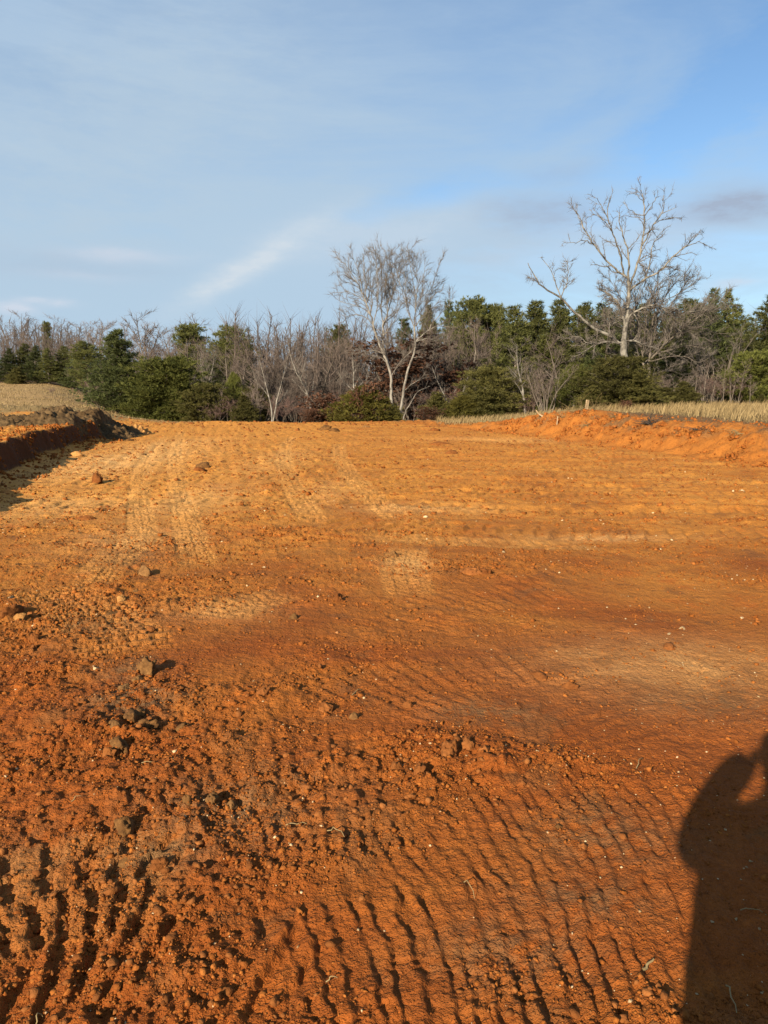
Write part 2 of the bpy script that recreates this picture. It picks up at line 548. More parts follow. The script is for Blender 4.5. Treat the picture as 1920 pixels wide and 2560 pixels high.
def clod_mat(name, c1, c2, sc=25.0, pale=0.0):
    m, T, b = new_mat(name, 0.95, 0.1)
    co = T.node('ShaderNodeTexCoord').outputs['Object']
    rnd = T.node('ShaderNodeAttribute', attribute_name='rnd').outputs['Fac']
    n = T.noise(co, sc, 5, 0.65)
    c = T.mix(T.ramp(n, 0.3, 0.7), c1, c2)
    c = T.mix(rnd, T.mix(1.0, c, (0.72, 0.68, 0.62), 'MULTIPLY'), T.mix(1.0, c, (1.25, 1.3, 1.35), 'MULTIPLY'))
    if pale:
        c = T.mix(T.ramp(rnd, 0.985, 0.99), c, (0.46, 0.33, 0.18))
    T.l.new(c, b.inputs['Base Color'])
    bump = T.node('ShaderNodeBump')
    bump.inputs['Strength'].default_value = 0.8
    bump.inputs['Distance'].default_value = 0.01
    T.l.new(T.noise(co, sc * 2.5, 4, 0.7), bump.inputs['Height'])
    T.l.new(bump.outputs[0], b.inputs['Normal'])
    return m


def plain_mat(name, c1, c2, sc=3.0, stretch=(1, 1, 1), rough=0.85, vary=0.0):
    m, T, b = new_mat(name, rough, 0.15)
    co = T.scale(T.node('ShaderNodeTexCoord').outputs['Object'], stretch)
    n = T.noise(co, sc, 5, 0.65)
    c = T.mix(T.ramp(n, 0.32, 0.68), c1, c2)
    if vary:
        oi = T.node('ShaderNodeObjectInfo').outputs['Random']
        k = T.ramp(oi, 0, 1, 1 - vary, 1 + vary)
        cc = T.node('ShaderNodeCombineXYZ')
        for i in range(3):
            T.l.new(k, cc.inputs[i])
        c = T.mix(1.0, c, cc.outputs[0], 'MULTIPLY')
    T.l.new(c, b.inputs['Base Color'])
    return m


def leaf_mat(name, c1, c2, trans=0.38, vary=0.25):
    m, T, b = new_mat(name, 0.75, 0.15)
    rnd = T.node('ShaderNodeAttribute', attribute_name='rnd').outputs['Fac']
    oi = T.node('ShaderNodeObjectInfo').outputs['Random']
    c = T.mix(rnd, c1, c2)
    k = T.ramp(oi, 0, 1, 1 - vary, 1 + vary)
    cc = T.node('ShaderNodeCombineXYZ')
    for i in range(3):
        T.l.new(k, cc.inputs[i])
    c = T.mix(1.0, c, cc.outputs[0], 'MULTIPLY')
    T.l.new(c, b.inputs['Base Color'])
    tr = T.node('ShaderNodeBsdfTranslucent')
    T.l.new(c, tr.inputs['Color'])
    mx = T.node('ShaderNodeMixShader')
    mx.inputs[0].default_value = trans
    T.l.new(b.outputs[0], mx.inputs[1])
    T.l.new(tr.outputs[0], mx.inputs[2])
    T.l.new(mx.outputs[0], T.n['Material Output'].inputs['Surface'])
    return m


def meadow_mat():
    m, T, b = new_mat('dry_meadow', 0.95, 0.1)
    co = T.node('ShaderNodeTexCoord').outputs['Object']
    n1 = T.noise(co, 0.09, 5, 0.6)
    n2 = T.noise(T.scale(co, (1.0, 0.5, 1)), 1.1, 6, 0.7)
    n3 = T.noise(co, 6.0, 5, 0.75)
    sp = T.node('ShaderNodeSeparateXYZ')
    T.l.new(co, sp.inputs[0])
    c = T.mix(T.ramp(n1, 0.4, 0.62), (0.285, 0.178, 0.074), (0.250, 0.165, 0.068))
    c = T.mix(T.ramp(n2, 0.35, 0.7), c, (0.300, 0.190, 0.082))
    c = T.mix(T.ramp(n3, 0.55, 0.3, 0, 0.35), c, (0.095, 0.066, 0.028))
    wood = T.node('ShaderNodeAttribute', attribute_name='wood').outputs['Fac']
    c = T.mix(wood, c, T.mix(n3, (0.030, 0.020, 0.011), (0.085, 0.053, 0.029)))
    T.l.new(c, b.inputs['Base Color'])
    bump = T.node('ShaderNodeBump')
    bump.inputs['Strength'].default_value = 1.0
    bump.inputs['Distance'].default_value = 0.06
    T.l.new(n3, bump.inputs['Height'])
    T.l.new(bump.outputs[0], b.inputs['Normal'])
    return m


M = {}
M['soil'] = soil_mat()
M['crumb'] = clod_mat('clay_crumb', (0.155, 0.044, 0.0080), (0.265, 0.088, 0.017), 30, 1.0)
M['clod_red'] = clod_mat('clod_red', (0.120, 0.040, 0.010), (0.205, 0.072, 0.018), 22)
M['clod_grey'] = clod_mat('clod_grey', (0.082, 0.038, 0.013), (0.185, 0.090, 0.029), 22)
M['clod_ochre'] = clod_mat('clod_ochre', (0.25, 0.112, 0.030), (0.35, 0.18, 0.058), 22)
M['stone'] = clod_mat('pale_stone', (0.26, 0.165, 0.075), (0.42, 0.31, 0.18), 30)
M['pile'] = clod_mat('topsoil_pile', (0.040, 0.024, 0.011), (0.110, 0.067, 0.029), 9)
M['meadow'] = meadow_mat()
M['bark_white'] = plain_mat('pale_bark', (0.075, 0.064, 0.052), (0.24, 0.22, 0.185), 6, (1, 1, .35))
M['bark_old'] = plain_mat('lichen_bark', (0.028, 0.023, 0.019), (0.215, 0.195, 0.16), 3.0, (1, 1, .7))
M['bark_dark'] = plain_mat('dark_bark', (0.026, 0.021, 0.017), (0.055, 0.045, 0.036), 4)
M['bark'] = plain_mat('grey_bark', (0.070, 0.056, 0.043), (0.150, 0.125, 0.098), 5, (1, 1, .3), vary=0.2)
M['twig'] = plain_mat('twig', (0.090, 0.068, 0.054), (0.150, 0.114, 0.092), 2, vary=0.25)
M['twig_pale'] = plain_mat('pale_twig', (0.082, 0.068, 0.056), (0.150, 0.128, 0.106), 2)
M['twig_red'] = plain_mat('reddish_twig', (0.100, 0.062, 0.050), (0.155, 0.098, 0.080), 2, vary=0.2)
M['pine'] = leaf_mat('pine_needles', (0.056, 0.062, 0.018), (0.165, 0.164, 0.048))
M['pine_dark'] = leaf_mat('dark_needles', (0.036, 0.046, 0.016), (0.118, 0.130, 0.042))
M['pine_bright'] = leaf_mat('bright_needles', (0.070, 0.080, 0.018), (0.190, 0.192, 0.046))
M['cedar'] = leaf_mat('cedar_sprays', (0.054, 0.052, 0.015), (0.150, 0.132, 0.038))
M['cedar_yellow'] = leaf_mat('yellowish_sprays', (0.055, 0.050, 0.010), (0.140, 0.118, 0.024))
M['brown_leaf'] = leaf_mat('dead_oak_leaf', (0.065, 0.030, 0.017), (0.165, 0.080, 0.045))
M['straw'] = leaf_mat('straw', (0.13, 0.088, 0.038), (0.29, 0.210, 0.098), 0.2, 0.0)
M['wood'] = plain_mat('cut_wood', (0.24, 0.165, 0.09), (0.36, 0.27, 0.16), 12, (1, 1, .2))


# ------------------------------------------------------------------ ground
def build_ground():
    NC, NR = 850, 690
    u = np.linspace(-1, 1, NC)
    ext = np.linspace(0, 1, 31)[1:] ** 1.4
    u = np.concatenate([(-1 - 0.75 * ext)[::-1], u, 1 + 0.75 * ext])
    ys = np.concatenate([np.linspace(-3, 1.3, 40)[:-1], 1.3 * (47 / 1.3) ** np.linspace(0, 1, NR)])
    hw = np.maximum(1.25 + 0.56 * ys, 1.8)
    X = hw[:, None] * u[None, :]
    Y = np.repeat(ys[:, None], len(u), 1)
    x, y = X.ravel(), Y.ravel()
    h, R, press = relief(x, y)
    sl, sr = bank_s(x, y)
    # on the bank tops the ground is not driven over
    on_l = ss(0.2, 0.7, sl)
    on_r = ss(-0.2, 0.6, sr)
    keep = 1 - np.maximum(on_l, on_r)
    rough_top = 0.05 * fbm(x / 0.35, y / 0.35, 4, 91, 0.6)
    f, rn = worley(x / 0.22, y / 0.22, 93)
    rough_top = rough_top + 0.06 * np.clip(1 - f / 0.6, 0, 1) * np.clip(rn - .4, 0, 1)
    f2, rn2 = worley(x / 0.11, y / 0.11, 94)
    rough_top = rough_top + 0.05 * np.clip(1 - f2 / 0.6, 0, 1) * np.clip(rn2 - .45, 0, 1)
    face = ss(-0.1, 0.3, sr) * ss(2.2, 1.4, sr)
    rough_top = rough_top + face * (0.035 * perlin(y / 0.16, sr * 1.2, 97) + 0.09 * fbm(y / .7, sr / .45, 3, 98))
    h = h * keep + rough_top * (1 - keep)
    z = land(x, y) + h
    # the wall of the left cut is a face, its foot is littered
    v = np.stack([x, y, z], 1)
    nr, nc = X.shape
    idx = np.arange(nr * nc).reshape(nr, nc)
    faces = np.stack([idx[:-1, :-1], idx[:-1, 1:], idx[1:, 1:], idx[1:, :-1]], -1).reshape(-1, 4)
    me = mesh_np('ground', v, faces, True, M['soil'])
    n_edge = fbm(x / 1.3, y / 1.3, 3, 95)
    top = np.maximum(ss(1.3, 2.6, sl + 0.8 * n_edge), ss(1.9, 2.9, sr + 0.7 * n_edge) * ss(34, 30, y))
    top = np.maximum(top, 0.8 * ss(0.7, 1.6, sr + 1.1 * n_edge) * ss(0.0, 0.35, fbm(x / .6, y / .9, 4, 96)))
    grass = np.maximum(ss(3.6, 5.2, sr + 1.2 * n_edge), ss(41.5, 44.5, y + 1.5 * n_edge) * ss(-0.20, -0.32, x / np.maximum(y, 1)))
    grass = np.maximum(grass, ss(33.5, 36.5, y + 1.5 * n_edge) * ss(1.0, 2.5, sr))
    grass = np.maximum(grass, ss(44, 46, y + n_edge))
    grass = np.maximum(grass, 0.6 * ss(4.5, 6.5, sl + n_edge))
    pale = np.zeros_like(x)
    for (a, b, ra, rb, k) in [(300, 1150, 1.6, 4.5, .8), (400, 1120, 1.5, 5, .55), (480, 1250, .8, 2.0, .45), (150, 1260, 1.2, 1.5, .45), (330, 1350, .7, .8, .4),
                              (1680, 1660, .8, .5, .5), (1050, 1270, 1.0, .5, .5), (1500, 1340, .9, .2, .5), (700, 1150, .8, 4, .3),
                              (1020, 1410, .25, .5, .45), (560, 1530, .4, .3, .3), (1250, 1100, 3, 1.5, .3), (820, 1230, .5, 2, .3)]:
        cx, cy = gnd(a, b)
        pale = np.maximum(pale, k * np.exp(-((x - cx) / ra) ** 2 - ((y - cy) / rb) ** 2))
    pale = pale * keep
    grey = np.zeros_like(x)
    for (a, b, ra, rb, k) in [(400, 2130, .22, .16, .7), (560, 2030, .35, .25, .7), (330, 1760, .25, .25, .9), (340, 1690, .2, .2, .6), (1200, 1780, .35, .15, .6),
                              (260, 1560, .4, .35, .5), (1500, 2090, .3, .2, .5), (1450, 2250, .25, .12, .5), (1740, 1760, .5, .25, .45), (700, 1960, .3, .15, .5),
                              (1280, 2380, .25, .15, .5), (320, 1400, .35, .5, .5), (60, 2150, .25, .2, .4)]:
        cx, cy = gnd(a, b)
        grey = np.maximum(grey, k * np.exp(-((x - cx) / ra) ** 2 - ((y - cy) / rb) ** 2))
    attr(me, 'press', press * keep)
    attr(me, 'pale', pale)
    attr(me, 'grey', grey)
    attr(me, 'topsoil', top)
    attr(me, 'berm', ss(-0.35, 0.25, sr + .3 * n_edge))
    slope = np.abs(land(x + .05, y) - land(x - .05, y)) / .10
    attr(me, 'wall_shade', ss(0.35, 1.0, slope) * ss(-0.6, -0.3, sl) * ss(1.4, 1.0, sl))  # mask of the painted shade on the steep left face
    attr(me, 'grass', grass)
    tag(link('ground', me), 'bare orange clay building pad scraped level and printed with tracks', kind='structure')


def build_meadow():
    xs = np.concatenate([-np.geomspace(900, 60, 26), np.linspace(-58, 58, 100), np.geomspace(60, 900, 26)])
    ys = np.concatenate([np.linspace(-400, 30, 22)[:-1], np.linspace(30, 120, 110), np.geomspace(122, 1500, 40)])
    X, Y = np.meshgrid(xs, ys)
    x, y = X.ravel(), Y.ravel()
    z = land(x, np.maximum(y, -5))
    inside = (y < 46.2) & (y > -2.6) & (np.abs(x) < (1.25 + 0.56 * np.maximum(y, 1)) * 1.72)
    z = np.where(inside, np.where(y < 40, np.minimum(z, 0.3) - 1.5, z - .5), z - 0.02)
    z = np.where(y < -2.6, np.minimum(z, 0.0) - 0.05, z)
    nr, nc = X.shape
    idx = np.arange(nr * nc).reshape(nr, nc)
    faces = np.stack([idx[:-1, :-1], idx[:-1, 1:], idx[1:, 1:], idx[1:, :-1]], -1).reshape(-1, 4)
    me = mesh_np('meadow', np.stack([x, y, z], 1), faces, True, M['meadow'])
    a = x / np.maximum(y, 5)
    edge = np.interp(a, [-.6, -.42, -.37, -.30, -.2, 0, .2, .6], [92, 92, 70, 50, 48, 46.5, 46, 47])
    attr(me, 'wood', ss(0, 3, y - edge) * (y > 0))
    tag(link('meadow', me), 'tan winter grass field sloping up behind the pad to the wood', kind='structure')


build_ground()
build_meadow()


def gz(x, y):
    return float(surf(np.array([float(x)]), np.array([float(y)]))[0])


def lz(x, y):
    return float(land(np.array([float(x)]), np.array([float(y)]))[0])


# ------------------------------------------------------------------ clods, stones, crumbs
_ico = None


def ico(sub):
    bm = bmesh.new()
    bmesh.ops.create_icosphere(bm, subdivisions=sub, radius=1.0)
    v = np.array([p.co[:] for p in bm.verts])
    f = np.array([[q.index for q in p.verts] for p in bm.faces])
    bm.free()
    return v, f


ICO1, ICO2, ICO3, ICO4 = ico(1), ico(2), ico(3), ico(4)


def n3(v, s, seed):
    return (perlin(v[:, 0] * s + seed * 1.7, v[:, 1] * s + v[:, 2] * s * 0.63, seed) + perlin(v[:, 2] * s - seed, v[:, 0] * s * 0.5 - v[:, 1] * s, seed + 3)) * 0.6


def scatter(name, n, sizer, dens, seed, mat, label, sub=ICO1, squash=(0.55, 0.95), y0=1.35, y1=26.0):
    """one mass of crumbs lying on the clay"""
    rg = np.random.default_rng(seed)
    pts = []
    tot = 0
    while tot < n:
        m = 60000
        y = y0 * (y1 / y0) ** rg.random(m)
        x = (rg.random(m) * 2 - 1) * (1.2 + 0.56 * y)
        p = dens(x, y)
        k = rg.random(m) < p
        sl, sr = bank_s(x, y)
        k &= (sl < -0.2) & (sr < -0.1)
        pts.append(np.stack([x[k], y[k]], 1))
        tot += k.sum()
    p = np.concatenate(pts)[:n]
    x, y = p[:, 0], p[:, 1]
    z = surf(x, y)
    s = sizer(rg.random(n), y)
    V, Fc = sub
    nv = len(V)
    ang = rg.random(n) * 6.283
    ax = np.stack([0.75 + 0.6 * rg.random(n), 0.75 + 0.6 * rg.random(n), squash[0] + (squash[1] - squash[0]) * rg.random(n)], 1) * s[:, None]
    jit = 1 + 0.42 * (rg.random((n, nv)) - 0.5) * 2
    P = V[None] * jit[:, :, None]
    ca, sa = np.cos(rg.random(n) * 3), np.sin(rg.random(n) * 3)
    Y2, Z2 = P[..., 1] * ca[:, None] - P[..., 2] * sa[:, None], P[..., 1] * sa[:, None] + P[..., 2] * ca[:, None]
    P = np.stack([P[..., 0], Y2, Z2], -1) * ax[:, None, :]
    c, q = np.cos(ang)[:, None], np.sin(ang)[:, None]
    P = np.stack([P[..., 0] * c - P[..., 1] * q + x[:, None], P[..., 0] * q + P[..., 1] * c + y[:, None],
                  P[..., 2] + (z + ax[:, 2] * 0.12)[:, None]], -1)
    Fa = (Fc[None] + (np.arange(n) * nv)[:, None, None]).reshape(-1, 3)
    me = mesh_np(name, P.reshape(-1, 3), Fa, False, mat)
    attr(me, 'rnd', np.repeat(rg.random(n), nv))
    return tag(link(name, me), label, kind='stuff')


def dens_crumb(x, y):
    R = roughness(x, y)
    t, press, flat = tracks(x, y)
    return np.clip(0.10 + 0.75 * R - 0.5 * flat, 0.02, 1) * np.clip(0.55 + 1.1 * fbm(x / 0.35, y / 0.35, 2, 111), 0.04, 1)


def bank_crumbs():
    """crumbs and clods along the crests, on the tops and at the feet of both banks"""
    rg = np.random.default_rng(15)
    y = 12 + 22 * rg.random(26000)
    left = rg.random(26000) < .5
    off = np.where(rg.random(26000) < .55, rg.normal(.45, .35, 26000), -.9 + 5 * rg.random(26000))
    x = np.where(left, np.interp(y, LY, LX) - off, np.interp(y, RY, RX) + off * 1.3 + .5)
    k = (rg.random(26000) < np.clip(.35 + fbm(x / .8, y / .8, 2, 131), .03, 1)) & (np.abs(x) < 1.25 + .6 * y) & ~(left & (y > 29)) & ~(~left & (off > 2.5))
    x, y = x[k][:6500], y[k][:6500]
    n = len(x)
    V, Fc = ICO1
    s = (.011 + .045 * rg.random(n) ** 5) * (.6 + y / 40)
    P = V[None] * (1 + .42 * (rg.random((n, len(V))) - .5) * 2)[:, :, None] * (s[:, None] * (.7 + .6 * rg.random((n, 3))))[:, None, :]
    P = P + np.stack([x, y, land(x, y) + .02], 1)[:, None, :]
    me = mesh_np('bank_crumbs', P.reshape(-1, 3), (Fc[None] + (np.arange(n) * len(V))[:, None, None]).reshape(-1, 3), False, M['crumb'])
    attr(me, 'rnd', np.repeat(rg.random(n) * .95, len(V)))
    tag(link('bank_crumbs', me), 'clay crumbs and small clods littering both cut banks', kind='stuff')


bank_crumbs()
OCTA = (np.array([[1, 0, 0], [-1, 0, 0], [0, 1, 0], [0, -1, 0], [0, 0, 1], [0, 0, -1]], dtype=float),
        np.array([[0, 2, 4], [2, 1, 4], [1, 3, 4], [3, 0, 4], [2, 0, 5], [1, 2, 5], [3, 1, 5], [0, 3, 5]]))
scatter('clay_crumbs', 58000, lambda r, y: (0.0030 + 0.0050 * r ** 3 + 0.004 * (r > 0.97)) * np.clip(0.5 + y * 0.22, 1, 3.2), dens_crumb, 5, M['crumb'],
        'small red clay crumbs strewn all over the pad', OCTA)
scatter('clay_lumps', 3000, lambda r, y: (0.0055 + 0.011 * r ** 5) * np.clip(0.7 + y * 0.12, 1.0, 2.2), lambda x, y: np.clip(roughness(x, y) - 0.40, 0.015, 1) ** 1.4, 6, M['clod_red'],
        'loose red clay lumps lying in the rough patches of the pad', ICO1)
scatter('far_lumps', 3000, lambda r, y: (0.018 + 0.04 * r ** 6) * np.clip(y / 22, .6, 2), lambda x, y: np.clip(fbm(x / 2.2, y / 2.2, 3, 123) + .05, 0.0, 1) + .8 * ss(39, 42.5, y), 8, M['clod_red'],
        'brown clay clods dotted over the far half of the pad and along its edge', ICO1, (.5, .9), 12.0, 44.5)
scatter('pale_pebbles', 1100, lambda r, y: (0.0025 + 0.0045 * r ** 3) * np.clip(0.6 + y * 0.16, 1, 2.2), lambda x, y: 0.15 + 0.6 * ss(0.0, 0.5, x / (y + .1)), 7, M['stone'],
        'tiny pale pebbles flecking the clay', OCTA)


def lump_mesh(name, seed, sx, sy, sz, mat, sub=ICO3, rag=0.35, flat=0.55):
    V, Fc = sub
    rg = np.random.default_rng(seed)
    d = 1 + rag * n3(V, 1.3, seed) + rag * 0.8 * n3(V, 2.9, seed + 11) + rag * 0.55 * n3(V, 6.5, seed + 23) + rag * 0.35 * n3(V, 14.0, seed + 31)
    for k in range(7):                                  # broken faces
        n = rg.normal(0, 1, 3)
        n /= np.linalg.norm(n)
        c = 0.55 + 0.35 * rg.random()
        t = (V * d[:, None]) @ n
        d = np.where(t > c, d * (c + 0.12 * (t - c)) / np.maximum(t, .01), d)
    d = d + rag * .16 * n3(V, 11.0, seed + 41)
    P = V * d[:, None] * np.array([sx, sy, sz])
    P[:, 2] = np.where(P[:, 2] < -sz * flat, -sz * flat, P[:, 2])
    P[:, 2] += sz * flat * 0.75
    me = mesh_np(name, P, Fc, False, mat)
    attr(me, 'rnd', np.full(len(V), 0.1 + 0.8 * rg.random()))
    return me


def clod(px, py, w, h, mat, label, seed, name='dirt_clod', cat='clod', sub=ICO3, rag=0.38, group=None, dy=1.0):
    """a single lump: centre of its foot in the photograph, width and height in metres"""
    x, y = gnd(px, py)
    x, y = gnd(px, py, min(0.35, gz(x, y)))
    me = lump_mesh(name, seed, w / 2 * .88, w / 2 * dy * .88, h * 0.60, M[mat], ICO4 if sub is ICO3 and y < 9 else sub, rag)
    o = link(name, me, None, (x, y, gz(x, y) - 0.012 - .16 * h))
    o.rotation_euler[2] = seed * 1.37
    return tag(o, label, cat, group)


def build_clods():
    c = clod
    c(365, 1436, .17, .15, 'clod_grey', 'rounded grey-brown clod with long shadow, left of the middle of the pad', 11)
    c(405, 1452, .07, .065, 'clod_red', 'small upright red clod just right of the rounded grey-brown clod', 12)
    c(245, 1206, .40, .34, 'clod_red', 'pointed brown clod standing alone near the shaded left bank', 13, rag=.95, dy=.6)
    c(262, 1198, .16, .10, 'clod_ochre', 'pale ochre lump touching the pointed brown clod', 14)
    c(30, 1535, .30, .12, 'clod_red', 'long low red clod at the left edge with a black shadow', 15, dy=.5)
    c(54, 1547, .10, .07, 'clod_ochre', 'yellowish lump in front of the long low clod at the left edge', 16)
    c(76, 1543, .06, .06, 'clod_red', 'small red lump right of the yellowish lump at the left edge', 17)
    c(303, 1506, .09, .12, 'clod_ochre', 'upright orange clod left of its own dark shadow, beside the tyre print', 18, rag=.5)
    c(282, 1540, .20, .07, 'clod_grey', 'flat dark grey sod lying above the lugged tyre print', 19, rag=.55, dy=.55)
    c(300, 1546, .06, .05, 'clod_red', 'small red wedge at the right end of the dark grey sod', 20)
    c(86, 1596, .09, .075, 'clod_red', 'round red clod below the left edge clods', 21)
    c(200, 1470, .09, .06, 'clod_grey', 'small grey clod above the lugged tyre print', 22)
    c(340, 1480, .08, .05, 'clod_grey', 'small grey clod between the rounded clod and the orange upright one', 23)
    c(48, 1410, .12, .04, 'clod_grey', 'thin grey clod far left of the rounded grey-brown clod', 24, dy=.4)
    c(215, 1298, .35, .07, 'clod_red', 'low crumbling red clod left of the pale tyre marks', 25, dy=.5)
    c(365, 1675, .12, .10, 'clod_grey', 'ragged grey sod with pale roots, above the dark sod cluster', 26, rag=.6)
    c(345, 1690, .10, .06, 'clod_grey', 'smaller grey sod left below the ragged rooty one', 27, rag=.5)
    c(308, 1725, .09, .07, 'clod_grey', 'mossy grey clod beside a dark hollow above the sod cluster', 28, rag=.5)
    c(330, 1800, .17, .09, 'clod_grey', 'largest broken slab of the dark sod cluster', 29, rag=.5, dy=.6)
    c(362, 1818, .13, .08, 'clod_grey', 'right slab of the dark sod cluster', 30, rag=.5, dy=.6)
    c(290, 1812, .12, .07, 'clod_grey', 'left slab of the dark sod cluster beside the black hollow', 31, rag=.5, dy=.6)
    c(345, 1780, .11, .07, 'clod_grey', 'upper slab of the dark sod cluster', 32, rag=.5)
    c(300, 1860, .10, .08, 'clod_grey', 'ragged clod under the dark sod cluster, below the black hollow', 33, rag=.6)
    c(275, 1878, .07, .06, 'clod_red', 'small red clod left under the dark sod cluster', 34)
    c(318, 2062, .10, .075, 'clod_grey', 'straw-grey clod alone in the left foreground with black shadow', 35, rag=.5)
    c(455, 1822, .08, .05, 'clod_grey', 'small dark clod right of the sod cluster', 36)
    c(530, 2010, .055, .08, 'clod_grey', 'upright grey clod at the top of the grey streak in the foreground', 37, rag=.5, dy=1.6)
    c(575, 2020, .07, .05, 'clod_grey', 'grey clod right of the upright one in the grey streak', 38)
    c(470, 2020, .06, .05, 'clod_grey', 'grey clod left of the upright one in the grey streak', 39)
    c(310, 2160, .09, .05, 'clod_grey', 'grey mossy lump below the straw-grey clod', 40)
    c(400, 2160, .07, .05, 'clod_red', 'dark red lump right of the grey mossy lump', 41)
    c(735, 1545, .08, .07, 'clod_grey', 'lone dark clod left of the middle beside a smooth patch', 42, rag=.5)
    c(845, 1500, .10, .09, 'clod_red', 'dark red clod with black hollow, centre of the pad', 43, rag=.5)
    c(985, 1388, .12, .10, 'clod_grey', 'dark clod at the upper corner of the square pale tyre print', 44, rag=.5)
    c(815, 1770, .10, .07, 'clod_red', 'reddish clod in the broken patch left of centre', 45)
    c(885, 1795, .06, .05, 'clod_grey', 'round grey stone-like lump right of the broken patch', 46, rag=.25)
    c(660, 1730, .09, .06, 'clod_red', 'brown clod at the left of the broken patch', 47)
    c(1020, 1765, .07, .06, 'clod_red', 'small dark clod above the yellow soil patch', 48)
    c(1165, 1865, .09, .07, 'clod_red', 'broken clod left of the long crack, middle foreground', 49, rag=.5)
    c(1120, 1890, .10, .08, 'clod_red', 'dark crumbling clod in the row of broken clods', 50, rag=.5)
    c(1050, 1930, .09, .07, 'clod_red', 'dark clod left in the row of broken clods', 51, rag=.5)
    c(990, 1920, .08, .06, 'clod_red', 'leftmost clod of the row of broken clods', 52, rag=.5)
    c(1215, 1880, .07, .06, 'clod_red', 'rightmost clod of the row of broken clods', 53)
    c(1345, 1690, .16, .06, 'clod_red', 'flat cracked clod right of the middle', 54, dy=.6)
    c(1425, 1720, .12, .06, 'clod_red', 'wedge-shaped clod right of the flat cracked one', 55, dy=.6)
    c(1670, 1618, .16, .06, 'clod_red', 'low dark clod among pale flecks near the right edge', 56, dy=.6)
    c(1175, 1432, .22, .10, 'clod_red', 'dark jagged clod in the broken ridge right of the square print', 57, rag=.55, dy=.5)
    c(1215, 1432, .14, .09, 'clod_red', 'right end of the broken ridge beyond the square print', 58, rag=.5)
    c(1455, 2120, .045, .045, 'clod_red', 'lone round crumb with black shadow in the right foreground', 59)
    c(1395, 2060, .05, .04, 'clod_grey', 'small grey crumb on the fainter cleat prints', 60)
    c(196, 1140, .40, .20, 'clod_ochre', 'pale ochre clod at the foot of the shaded bank', 61)
    c(246, 1143, .25, .12, 'clod_red', 'small dark clod right of the ochre clod by the bank', 62)
    c(360, 1136, .40, .09, 'clod_grey', 'thin dark slab on the pale sand by the bank', 63, dy=.4)
    c(322, 1103, .40, .16, 'clod_grey', 'dark clod in front of the heap at the end of the bank', 64)
    c(510, 1170, .50, .17, 'clod_grey', 'brown clod heap on the open pad right of the bank end', 65, rag=.5)
    c(497, 1178, .30, .12, 'clod_red', 'smaller brown clod left of the heap on the open pad', 66)
    c(812, 1075, .9, .30, 'clod_grey', 'dark clod near the far edge of the pad, left of the two trees', 67, rag=.55)
    c(840, 1078, .6, .22, 'clod_grey', 'smaller dark clod right beside the dark one at the far edge', 68, rag=.5)
    c(1100, 1110, .9, .20, 'clod_red', 'flat dark clod on the far right part of the pad', 69, rag=.5, dy=.5)
    c(1128, 1130, .45, .20, 'clod_red', 'dark clod nearest the right bank on the open pad', 70)
    c(915, 1068, .6, .18, 'clod_grey', 'dark clod at the far edge below the leaning pale trunks', 71, dy=.5)
    c(1085, 1073, .6, .25, 'clod_red', 'dark clod at the far edge left of the right bank', 72)
    # quartz and pale stones
    s = lambda px, py, w, lab, sd: c(px, py, w * .62, w * .36, 'stone', lab, sd, 'pale_stone', 'stone', ICO3, .4, None, .7)
    s(740, 2178, .045, 'whitest stone on the pad, left foreground', 81)
    s(745, 2338, .022, 'small white stone below the whitest one', 82)
    s(1788, 1912, .050, 'pale square stone next to the shadow of the head', 83)
    s(1530, 2430, .030, 'pale stone nearest the shadow in the bottom right', 84)
    s(650, 1553, .055, 'cream stone below the smooth streaked patch', 85)
    s(1258, 1380, .10, 'white stone right of the broken ridge', 86)
    s(1705, 1572, .11, 'yellow-white stone among flecks at right', 87)
    s(1672, 1585, .08, 'cream stone left below the yellow-white one', 88)
    s(1610, 1770, .06, 'white stone on the pale hard soil at right', 89)
    s(1855, 1545, .09, 'pale flat stone near the right edge', 90)
    s(172, 2150, .030, 'ochre pebble above the lug prints at left', 91)
    s(222, 2183, .020, 'yellowish pebble right below the ochre pebble', 92)
    s(1360, 2180, .025, 'pale pebble on the crumbly band of the foreground', 93)
    s(1200, 2270, .025, 'tan pebble between two cleat prints', 94)
    s(1190, 2515, .022, 'pale pebble at the bottom of the cleat prints', 95)
    s(20, 2290, .040, 'cream stone at the left edge beside the lug prints', 96)
    s(25, 1495, .13, 'yellowish slab at the left edge above the long red clod', 97)


build_clods()


